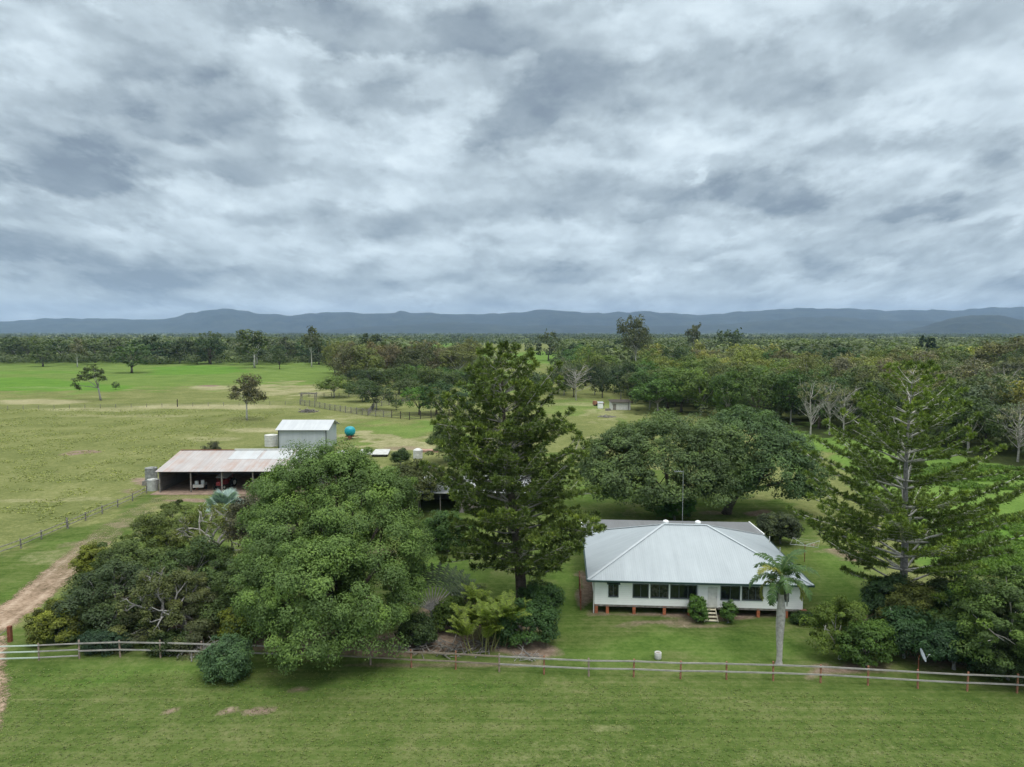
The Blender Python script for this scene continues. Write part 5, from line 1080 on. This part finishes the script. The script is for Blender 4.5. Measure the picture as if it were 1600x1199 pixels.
bush('low_dark_shrub', 'dark green shrub left of the large pine, below the lawn gap', at(700, 862)[:2], 3.2, 2.2, 4.2, (.060, .120, .030), 97, L=.24, rc=.6)
# yard trees near the garage
flat_tree('flat-topped olive tree hanging over the garage roof', 655, 800, 125, 722, (.075, .092, .026), 98, thick=1.4, dens=.75, bark=BARK_D, L=.26)
flat_tree('leafy green tree left of the top of the large pine, beyond the garage', 702, 722, 72, 650, (.085, .125, .040), 99, thick=3.2, L=.34, rc=.9, dens=1.1)
bush('shed_shrub', 'straggly dark shrub behind the left end of the rusty shed roof', (so[0] + 1.2, so[1] + 15.5), 1.9, 1.6, 5.2, (.075, .085, .045), 100, L=.25, rc=.45, dens=.6)
bush('yard_shrub', 'small dark shrub left of the small white tank', at(626, 728)[:2], 1.6, 1.3, 3.0, (.055, .095, .03), 101, L=.25, rc=.5)
# right hand shrubbery
bush('feathery_shrub', 'feathery yellow-green young tree right of the palm, behind the fence', at(1312, 1030)[:2], 2.3, 1.7, 4.6, (.125, .185, .035), 110, L=.16, rc=.5, dens=.55, bark=BARK_W)
bush('fence_shrub', 'bright mid-green shrub touching the fence under the feathery young tree', at(1352, 1040)[:2], 2.4, 1.5, 3.2, (.070, .130, .028), 111, L=.19, rc=.45)
bush('fence_shrub', 'dark green shrub at the foot of the whorled pine, left side', at(1392, 985)[:2], 2.6, 1.8, 4.4, (.042, .085, .034), 112, L=.2, rc=.5)
bush('fence_shrub', 'olive tufted shrub in front of the whorled pine trunk', at(1425, 1005)[:2], 2.2, 1.5, 4.6, (.085, .105, .028), 113, L=.2, rc=.5)
bush('fence_shrub', 'dark green shrub behind the satellite dish', at(1412, 1028)[:2], 2.2, 1.5, 3.6, (.040, .088, .034), 114, L=.2, rc=.5)
bush('fence_shrub', 'broad dark shrub right of the satellite dish', at(1490, 1046)[:2], 2.9, 1.5, 3.4, (.036, .080, .034), 115, L=.2, rc=.5)
bush('broad_leaf_shrub', 'large-leaved green shrub behind the broad dark shrub', at(1490, 1018)[:2], 2.6, 1.8, 4.2, (.050, .105, .036), 116, L=.38, rc=.6, aspect=.3)
bush('fence_shrub', 'dark shrub at the right edge behind the fence', at(1575, 1062)[:2], 2.2, 1.5, 2.6, (.048, .080, .030), 117, L=.2, rc=.5)
flat_tree('dark tree behind the right hand shrubbery, under the pine boughs', 1490, 1000, 150, 895, (.036, .062, .024), 118, mat=LEAF_DARK, thick=2.8)
flat_tree('green tree with a pale forked trunk at the right edge of the yard', 1582, 1050, 190, 885, (.085, .140, .036), 119, bark=BARK_W, thick=3.0, trunk_r=.2, hz=.25)
bush('fence_shrub', 'dark shrub left of the whorled pine on the lawn edge', at(1378, 962)[:2], 1.7, 1.4, 3.0, (.035, .072, .034), 120, L=.2, rc=.45)

# ================================================================= MIDDLE-DISTANCE TREES
def setcol(o, c):
    for ch in o.children:
        if ch.name.startswith('crown'): ch.color = tuple(c) + (1,)
def proto(kind, seed, H=12.0, r=5.0, L=.5, ncl=110, per=34):
    """a 12 m tree of one kind, used as the pattern for its copies"""
    rng = np.random.default_rng(seed); bl = []
    if kind == 'gum':
        for k in range(8): a = rng.uniform(0, 6.28); q = rng.uniform(.2, .72); bl.append((r * q * math.cos(a), r * q * math.sin(a), H * rng.uniform(.45, .88), r * rng.uniform(.32, .48), r * rng.uniform(.32, .48), H * rng.uniform(.12, .18)))
        bl.append((0, 0, H * .88, r * .42, r * .42, H * .12)); kw = dict(bark=BARK_W, fork=H * .36, n_sub=14, trunk_r=.20, zmin=-.5, rc=1.0, ncl=105)
    elif kind == 'round':
        bl.append((0, 0, H * .55, r * .85, r * .85, H * .42))
        for k in range(7): a = 6.28 * k / 7; q = rng.uniform(.5, .65); bl.append((r * q * math.cos(a), r * q * math.sin(a), H * rng.uniform(.35, .72), r * .42, r * .42, H * .22))
        kw = dict(bark=BARK_D, fork=H * .2, n_sub=0, trunk_r=.28, zmin=-.7, rc=1.05, ncl=ncl)
    else:
        for k in range(9): a = rng.uniform(0, 6.28); q = rng.uniform(.15, .62); bl.append((r * q * math.cos(a), r * q * math.sin(a), H * rng.uniform(.28, .80), r * rng.uniform(.38, .55), r * rng.uniform(.38, .55), H * rng.uniform(.15, .24)))
        kw = dict(bark=BARK, fork=H * .25, n_sub=18, trunk_r=.2, zmin=-.6, rc=1.05, ncl=int(ncl * 1.25))
    return bl, kw, L, per
PROTO = {}
def make(kind, i, far=False):
    key = (kind, i, far)
    bl, kw, L, per = proto(kind, 500 + i * 7 + len(kind))
    nm = {'gum': 'gum_tree', 'round': 'dense_tree', 'wattle': 'bush_tree'}[kind]
    if far: o = tree(nm, '', 'tree', (0, -500), bl, kw['ncl'] // 2, 14, kw['rc'] * 1.15, 1.05, (.06, .08, .03), 900 + i, trunk_r=kw['trunk_r'] * 1.1, bark=kw['bark'], fork=kw['fork'], zmin=kw['zmin'], flat=.95, up=.3)
    else: o = tree(nm, '', 'tree', (0, -500), bl, kw['ncl'], per, kw['rc'], L, (.06, .08, .03), 900 + i, trunk_r=kw['trunk_r'], bark=kw['bark'], fork=kw['fork'], zmin=kw['zmin'], n_sub=kw['n_sub'], flat=.95, up=.35)
    PROTO[key] = [o, False]; return PROTO[key]
NT = [0]; TREES = []
def place(kind, xy, H, r, col, label, group=None, seed=0, far=None, name=None):
    rng = np.random.default_rng(int(abs(xy[0]) * 13 + xy[1] * 7 + seed) % 2**31); far = (math.hypot(*xy) > 380) if far is None else far
    i = int(rng.integers(0, 4)); e = PROTO.get((kind, i, far)) or make(kind, i, far)
    if not e[1]: o = e[0]; e[1] = True
    else:
        o = e[0].copy(); C.objects.link(o)
        for ch in list(e[0].children):
            c = ch.copy(); C.objects.link(c); c.parent = o
    for kk in ('group',):
        if kk in o: del o[kk]
    o.location = (xy[0], xy[1], 0); o.rotation_euler = (0, 0, rng.uniform(0, 6.28)); o.scale = (r / 5.0, r / 5.0, H / 12.0)
    j = rng.normal(1, .12); setcol(o, (col[0] * j * rng.uniform(.92, 1.1), col[1] * j, col[2] * j)); tag(o, label, 'tree', group); TREES.append((xy[0], xy[1], r)); NT[0] += 1
    return o
GUM = (.150, .160, .075); OLV = (.140, .165, .055); DRK = (.062, .095, .038); GRN = (.115, .180, .050); YEL = (.180, .210, .052); GRY = (.160, .165, .098)
def ptree(kind, px, py, w, top, col, label, **k):
    b = at(px, py); sc = b[1] / FPX; return place(kind, b[:2], zat(top, b[1]), w * sc / 2, col, label, **k)
ptree('gum', 386, 657, 72, 586, (.125, .120, .062), 'lone gum with a white trunk standing above the silver shed in the paddock')
# leaning paddock tree
b = at(153, 626); sc = b[1] / FPX
tree('leaning_tree', 'leaning dark green tree alone in the left paddock', 'tree', b[:2], [(-1.5, 0, 9.3, 3.6, 3.2, 2.7), (-4.2, 0, 8.0, 2.2, 2.4, 1.9), (-8.0, 0, 5.2, 1.5, 1.8, 2.4), (1.0, 0, 7.6, 1.8, 2, 1.8), (-1.0, 0, 11.0, 2.0, 2, 1.2)], 90, 34, .85, .5, (.060, .080, .030), 201, trunk_r=.32, bark=BARK_G, fork=4.5, n_sub=8, lean=(1.0, 0))
ptree('round', 181, 609, 12, 596, DRK, 'tiny round tree between the leaning tree and the lone gum')
ptree('round', 206, 583, 60, 537, DRK, 'broad dark tree alone in the lush paddock, left of the bright green strip')
ptree('round', 67, 573, 44, 532, DRK, 'dark round tree in front of the far left tree belt', name='dense_tree')
ptree('gum', 121, 574, 34, 529, GRY, 'thin pale-trunked gum in front of the far left tree belt')
ptree('gum', 398, 575, 66, 515, (.085, .105, .042), 'tall forked gum with a white trunk at the far edge of the lush paddock')
ptree('gum', 487, 574, 38, 511, (.075, .090, .042), 'tallest narrow gum of the far tree belt, right of the forked gum')
ptree('round', 327, 568, 36, 515, (.060, .085, .036), 'tall bushy tree in the far tree belt, left of the forked gum')
ptree('round', 437, 577, 22, 545, DRK, 'small dark tree at the right end of the lush paddock')
ptree('round', 583, 566, 42, 518, (.055, .085, .036), 'tall rounded green tree behind the brownish thicket')
ptree('wattle', 522, 622, 56, 582, GRN, 'round-headed yard tree at the left end of the stockyard')
ptree('wattle', 566, 628, 52, 588, (.08, .125, .04), 'second yard tree from the left in the stockyard')
ptree('wattle', 588, 641, 64, 598, (.070, .100, .038), 'wide grey-green tree in front of the stockyard middle')
ptree('wattle', 636, 625, 62, 589, (.085, .115, .040), 'flat-topped tree in the middle of the stockyard')
ptree('round', 619, 641, 20, 624, (.06, .095, .035), 'very small tree in the stockyard gap')
ptree('round', 655, 648, 54, 603, (.085, .165, .030), 'brightest green rounded tree by the dark stockyard rails')
ptree('round', 682, 648, 66, 597, (.048, .098, .038), 'large green tree right of the brightest stockyard tree')
ptree('round', 714, 650, 62, 598, (.040, .075, .034), 'dark green tree at the right end of the stockyard, beside the large pine')
ptree('round', 690, 565, 26, 541, (.075, .09, .05), 'nearest round tree in the far green paddock')
ptree('round', 713, 555, 17, 536, (.05, .065, .04), 'small dark tree in the far green paddock, right of the nearest one')
ptree('round', 672, 551, 15, 538, (.075, .085, .055), 'small greyish tree in the far green paddock, left of the nearest one')
ptree('round', 857, 564, 44, 517, (.070, .085, .038), 'big olive tree right of the top of the large pine, at the far paddock edge')
ptree('round', 826, 553, 14, 534, (.05, .07, .04), 'small tree on the far green paddock, left of the big olive tree')
ptree('round', 872, 576, 28, 556, (.07, .10, .04), 'low green tree below the big olive tree')
for i, (x, w, tp) in enumerate(((903, 52, 534), (935, 48, 537), (967, 40, 530))):
    ptree('round', x, 574, w, tp, (.030, .060, .026), ('leftmost', 'middle', 'rightmost')[i] + ' of three very dark green trees below the tall emergent gum')
b = at(993, 590)
ptree('gum', 993, 588, 66, 496, (.085, .095, .050), 'tall emergent gum rising above the whole bush against the hills', far=False)
ptree('wattle', 838, 628, 66, 578, (.07, .11, .04), 'dark green tree just right of the large pine, in front of the far paddock')
ptree('wattle', 792, 622, 60, 580, (.08, .115, .045), 'green tree half hidden by the upper part of the large pine')
ptree('gum', 756, 604, 56, 556, (.10, .12, .05), 'olive tree showing left of the top of the large pine')
ptree('gum', 1083, 566, 30, 507, (.08, .09, .05), 'smaller emergent gum right of the tallest one')
ptree('round', 1141, 570, 46, 514, (.045, .075, .032), 'rounded emergent tree further right on the skyline')
ptree('round', 1448, 586, 34, 520, (.022, .042, .024), 'blackish emergent tree on the skyline, above the whorled pine')
ptree('wattle', 1567, 610, 90, 520, (.085, .095, .040), 'large olive tree on the skyline at the right edge')
# pale bare trees at the bush edge
def bare(label, px, py, w, top, seed, col=None, n=7):
    b = at(px, py); sc = b[1] / FPX; H = zat(top, b[1]); r = w * sc / 2; rng = np.random.default_rng(seed); root = empty('bare_tree', b); tag(root, label, 'tree'); mb = MB()
    mb.tube([(0, 0, -.1), (rng.normal() * .1, 0, H * .35), (rng.normal() * .2, 0, H * .8), (0, 0, H)], [.20, .15, .08, .03], 7)
    for k in range(n * 4):
        a = rng.uniform(0, 6.28); z = H * rng.uniform(.25, .8); q = r * rng.uniform(.4, 1); e = Vector((q * math.cos(a), q * math.sin(a), min(H, z + H * rng.uniform(.12, .35)))); s = Vector((0, 0, z)); m_ = s.lerp(e, .5) + Vector((0, 0, -.2)); mb.tube([s, m_, e], [.085, .055, .02], 5)
        for j in range(4): e2 = e + Vector((rng.normal(), rng.normal(), abs(rng.normal()))) * .7; mb.tube([m_.lerp(e, rng.uniform(.2, .9)), e2], [.035, .012], 3)
    mb.build('trunk', BARK, root)
    V, F, tone, _ = crown_geo(rng, [(0, 0, H * .82, r, r, H * .18)], 26, 22, .7, .4, .5); leaves_obj('crown', V, F, tone, LEAF, root, col or GUM); TREES.append((b[0], b[1], r))
bare('slender pale leafless-looking tree standing alone on the grass at the bush edge', 1266, 689, 50, 600, 301, n=5)
bare('pale multi-branched tree at the bush edge, right of the slender one', 1296, 680, 46, 598, 302)
bare('pale bare tree next to the multi-branched one, nearer the whorled pine', 1318, 683, 44, 606, 303)
bare('dead whitish tree standing out of the bush near the right edge', 1566, 660, 60, 575, 304, col=GRY)
bare('pale bare-limbed tree at the front of the bush right of the whorled pine', 1590, 722, 70, 640, 305, col=GRY)
bare('grey bare-limbed thicket tree left of the white shed', 900, 626, 60, 572, 306, col=GRY)
# ---- woods, filled with individual trees
def fill(poly, step, seed, maxn, fn, clear=True):
    P = [at(*p)[:2] for p in poly]; xs = [p[0] for p in P]; ys = [p[1] for p in P]; rng = np.random.default_rng(seed); out = []
    for t in range(maxn * 60):
        if len(out) >= maxn: break
        x = rng.uniform(min(xs), max(xs)); y = rng.uniform(min(ys), max(ys))
        if not inpoly(np.array([x]), np.array([y]), P)[0]: continue
        if any((x - a) ** 2 + (y - b) ** 2 < (step * (.8 + .2 * rng.uniform())) ** 2 for a, b in out): continue
        if clear and any((x - a) ** 2 + (y - b) ** 2 < (r * .8) ** 2 for a, b, r in TREES): continue
        out.append((x, y)); fn(x, y, rng)
    return out
def woodfn(kinds, cols, hmin, hmax, rmin, rmax, label, group):
    def f(x, y, rng):
        k = kinds[int(rng.integers(0, len(kinds)))]; c = cols[int(rng.integers(0, len(cols)))]
        cl = float(fbm(np.array([x / 38]), np.array([y / 70]), 77, 2)[0])
        if cl > .56: c = tuple(v * q for v, q in zip(c, (.60, .74, .70))); k = 'round' if k == 'gum' else k
        elif cl < .42: c = tuple(v * q for v, q in zip(c, (1.12, 1.02, 1.15)))
        place(k, (x, y), rng.uniform(hmin, hmax), rng.uniform(rmin, rmax), c, label, group)
    return f
fill([(866, 608), (868, 622), (1000, 632), (1010, 612)], 7.0, 1, 16, woodfn(['gum', 'wattle'], [GRY, GUM, (.07, .095, .045)], 10, 14, 4.0, 5.5, 'grey-green tree with pale trunks in the wood behind the white shed', 'trees of the wood behind the white shed'))
fill([(1000, 600), (1000, 645), (1100, 660), (1240, 668), (1240, 606)], 8.0, 2, 58, woodfn(['wattle', 'wattle', 'round', 'gum'], [YEL, OLV, GRN, (.12, .18, .04)], 11.5, 16, 5.2, 8, 'yellowish green tree in the bush above the wide rain tree', 'trees of the bush above the rain tree'))
fill([(1240, 606), (1240, 664), (1300, 678), (1480, 706), (1700, 742), (1700, 625)], 8.0, 3, 82, woodfn(['wattle', 'wattle', 'gum', 'round'], [OLV, YEL, GRY, (.09, .12, .045)], 11.5, 16.5, 5.2, 8, 'olive tree in the bush behind the whorled pine', 'trees of the bush behind the whorled pine'))
fill([(878, 584), (878, 604), (1000, 604), (1650, 622), (1650, 584)], 11.0, 4, 60, woodfn(['wattle', 'round', 'gum', 'wattle'], [OLV, GRN, GUM, YEL, DRK], 13, 19, 6.5, 10, 'mixed green tree in the middle depth of the right hand bush', 'trees in the middle of the right hand bush'))
fill([(520, 583), (522, 600), (560, 606), (745, 604), (740, 578), (600, 576)], 8.5, 5, 34, woodfn(['wattle', 'gum', 'round'], [(.10, .10, .042), OLV, (.12, .12, .062)], 14.5, 20, 7, 10, 'brownish olive tree in the thicket beyond the stockyard', 'trees of the thicket beyond the stockyard'))
fill([(-140, 564), (-140, 570), (500, 570), (560, 578), (560, 566), (500, 562)], 13.0, 6, 36, woodfn(['round', 'gum', 'wattle', 'round'], [DRK, (.07, .092, .045), (.095, .11, .055), DRK], 14, 20, 8, 12, 'dull green tree in the far belt behind the lush paddock', 'trees of the far belt'))
fill([(560, 606), (560, 616), (760, 618), (760, 603)], 7.0, 7, 12, woodfn(['wattle', 'round'], [OLV, (.08, .11, .042), GRN], 8, 12, 5, 7, 'green tree filling the back of the stockyard', 'trees at the back of the stockyard'))
# ---- far-off woods: masses
def far_wood(name, label, areas, template_n, L, seed, col):
    """areas: (poly, spacing, count, hmin, hmax); every tree a loose dome of leaf clumps"""
    rng = np.random.default_rng(seed); Ps = []; Ns = []; Ls = []; To = []
    for poly, cnt, hmin, hmax, tb in areas:
        P = np.array([at(*p)[:2] for p in poly]); m_ = cnt * 6; x = rng.uniform(P[:, 0].min(), P[:, 0].max(), m_)
        ymin, ymax = P[:, 1].min(), P[:, 1].max(); y = ymin * (ymax / ymin) ** rng.uniform(0, 1, m_)
        ok = inpoly(x, y, [tuple(p) for p in P]); x, y = x[ok][:cnt], y[ok][:cnt]
        px_, py_ = proj(x, y); cl = (fbm(x / 420, y / 900, 31, 3) > .60) & (py_ < 545)
        near = np.zeros(len(x), bool)
        for a, b, r in TREES: near |= ((x - a) ** 2 + (y - b) ** 2) < (r * .7) ** 2
        keep = ~cl & ~near; x, y = x[keep], y[keep]; n = len(x)
        h = rng.uniform(hmin, hmax, n); r = h * rng.uniform(.40, .68, n); ci = np.repeat(np.arange(n), template_n); d = rdirs(rng, n * template_n, -.6)
        lump = 1 + .25 * np.sin(d[:, 0] * 3 + ci * 1.7) * np.cos(d[:, 1] * 3.4 + ci)
        p = np.stack([x[ci] + d[:, 0] * r[ci] * lump, y[ci] + d[:, 1] * r[ci] * lump, h[ci] * (.56 + .42 * d[:, 2] * lump)], -1)
        Ps.append(p); Ns.append(d + np.array([0, 0, .5]) + rng.normal(size=d.shape) * .45); Ls.append(np.full(len(p), 1.0) * (r[ci] * L)); tt_ = rng.normal(tb, .13, n) - .8 * (fbm(x / 70, y / 160, 55, 3) - .5); To.append(np.clip(tt_[ci] + rng.normal(0, .1, len(ci)), 0, 1))
    P = np.concatenate(Ps); V, F = leaf_geo(rng, P, np.concatenate(Ns), np.concatenate(Ls) * rng.uniform(.7, 1.3, len(P)), np.concatenate(Ls) * .7)
    o = mesh_quads(name, V, F, LEAF, tone=np.concatenate(To)); o.color = tuple(col) + (1,); tag(o, label, 'woodland', kind='stuff'); return o
far_wood('far_bush', 'continuous far bush of mixed trees on the right, fading towards the plain', [([(880, 548), (880, 583), (1700, 584), (1700, 541), (1000, 541)], 1700, 11, 16, .42), ([(-200, 548), (-200, 563), (490, 561), (600, 574), (640, 560), (640, 545)], 1100, 11, 17, .36), ([(560, 560), (560, 575), (640, 575), (640, 552)], 40, 11, 15, .36), ([(1000, 606), (1000, 645), (1240, 668), (1480, 706), (1700, 742), (1700, 600)], 700, 3.5, 8.5, .5), ([(-200, 563), (-200, 571), (500, 571), (545, 575), (545, 564)], 420, 4, 9, .32), ([(520, 583), (522, 598), (745, 602), (740, 578)], 120, 4, 8, .5)], 110, .34, 71, (.118, .152, .064))
far_wood('plain_woodland', 'distant scattered woodland covering the plain up to the hills', [([(-500, 524), (-500, 548), (2100, 548), (2100, 524)], 5200, 9, 15, .38), ([(-900, 520.2), (-900, 526), (2500, 526), (2500, 520.2)], 5200, 10, 16, .36)], 26, .62, 72, (.090, .118, .060))
# ---- rough grass tufts in the near paddock and rank grass at right
def tufts(name, label, polys, n, h, w, seed, col, blades=5, thr=.47):
    rng = np.random.default_rng(seed); X = []; Y = []
    for poly, fr in polys:
        P = np.array([at(*p)[:2] for p in poly]); k = int(n * fr * 8); x = rng.uniform(P[:, 0].min(), P[:, 0].max(), k); y0, y1 = P[:, 1].min(), P[:, 1].max(); y = y0 * (y1 / y0) ** rng.uniform(0, 1, k)
        ok = inpoly(x, y, [tuple(p) for p in P]) & (fbm(x / 5, y / 5, seed, 3) > thr); X.append(x[ok][:int(n * fr)]); Y.append(y[ok][:int(n * fr)])
    x = np.concatenate(X); y = np.concatenate(Y); m_ = len(x); ci = np.repeat(np.arange(m_), blades); hh = h * rng.uniform(.5, 1.4, m_)[ci]; a = rng.uniform(0, 6.28, len(ci)); d = np.stack([np.cos(a), np.sin(a), np.zeros(len(ci))], -1)
    base = np.stack([x[ci], y[ci], np.zeros(len(ci))], -1) + d * rng.uniform(0, .5, (len(ci), 1)) * w; tip = base + d * (w * rng.uniform(.3, 1, (len(ci), 1))) + np.array([0, 0, 1]) * hh[:, None]; s = np.stack([-d[:, 1], d[:, 0], d[:, 2]], -1) * w * .30
    mid = base * .45 + tip * .55 + np.array([0, 0, 1]) * hh[:, None] * .12
    V = np.stack([base, mid + s, tip, mid - s], 1).reshape(-1, 3); o = mesh_quads(name, V, np.arange(len(V)).reshape(-1, 4), LEAF, tone=np.clip(rng.normal(.5, .15, m_)[ci] + rng.normal(0, .1, len(ci)), 0, 1)); o.color = col + (1,); tag(o, label, 'grass', kind='stuff')
tufts('paddock_grass', 'rough tussocky grass over the left paddock', [([(-160, 885), (-10, 866), (100, 824), (228, 768), (240, 740), (300, 700), (430, 650), (470, 640), (-160, 640)], 1.0)], 9000, .14, .26, 401, (.25, .28, .10), 4, .5)
tufts('verge_grass', 'scattered weeds and longer tufts in the mown verge in front of the fence', [([(-30, 1240), (-30, 1120), (0, 1045), (500, 1050), (1000, 1070), (1640, 1100), (1640, 1240)], 1.0)], 10000, .04, .10, 403, (.15, .185, .06), 4, -1)
tufts('rank_grass', 'tall bright green rank grass right of the whorled pine', [([(1460, 900), (1500, 830), (1640, 790), (1800, 800), (1800, 960), (1560, 900)], .7), ([(1380, 735), (1480, 725), (1800, 745), (1800, 770), (1500, 765)], .3)], 15000, .42, .4, 402, (.12, .205, .042), 5, .40)

# ================================================================= HAZE
if HAZE:
    mb = MB(); mb.box((0, 0, 282), (31000, 31000, 570)); hz_ = mb.build('haze', None or bpy.data.materials.new('haze_air')); m = hz_.data.materials[0]; m.use_nodes = True; t = m.node_tree; t.nodes.clear()
    o_ = t.nodes.new('ShaderNodeOutputMaterial'); v_ = t.nodes.new('ShaderNodeVolumePrincipled'); v_.inputs['Color'].default_value = (.48, .68, 1.0, 1); v_.inputs['Density'].default_value = HAZE; v_.inputs['Anisotropy'].default_value = .1
    link(t, v_.outputs[0], o_.inputs['Volume']); tag(hz_, 'thin blue-grey air haze over the plain', 'haze', kind='stuff')
print('TREES', NT[0], 'objects', len(bpy.data.objects))
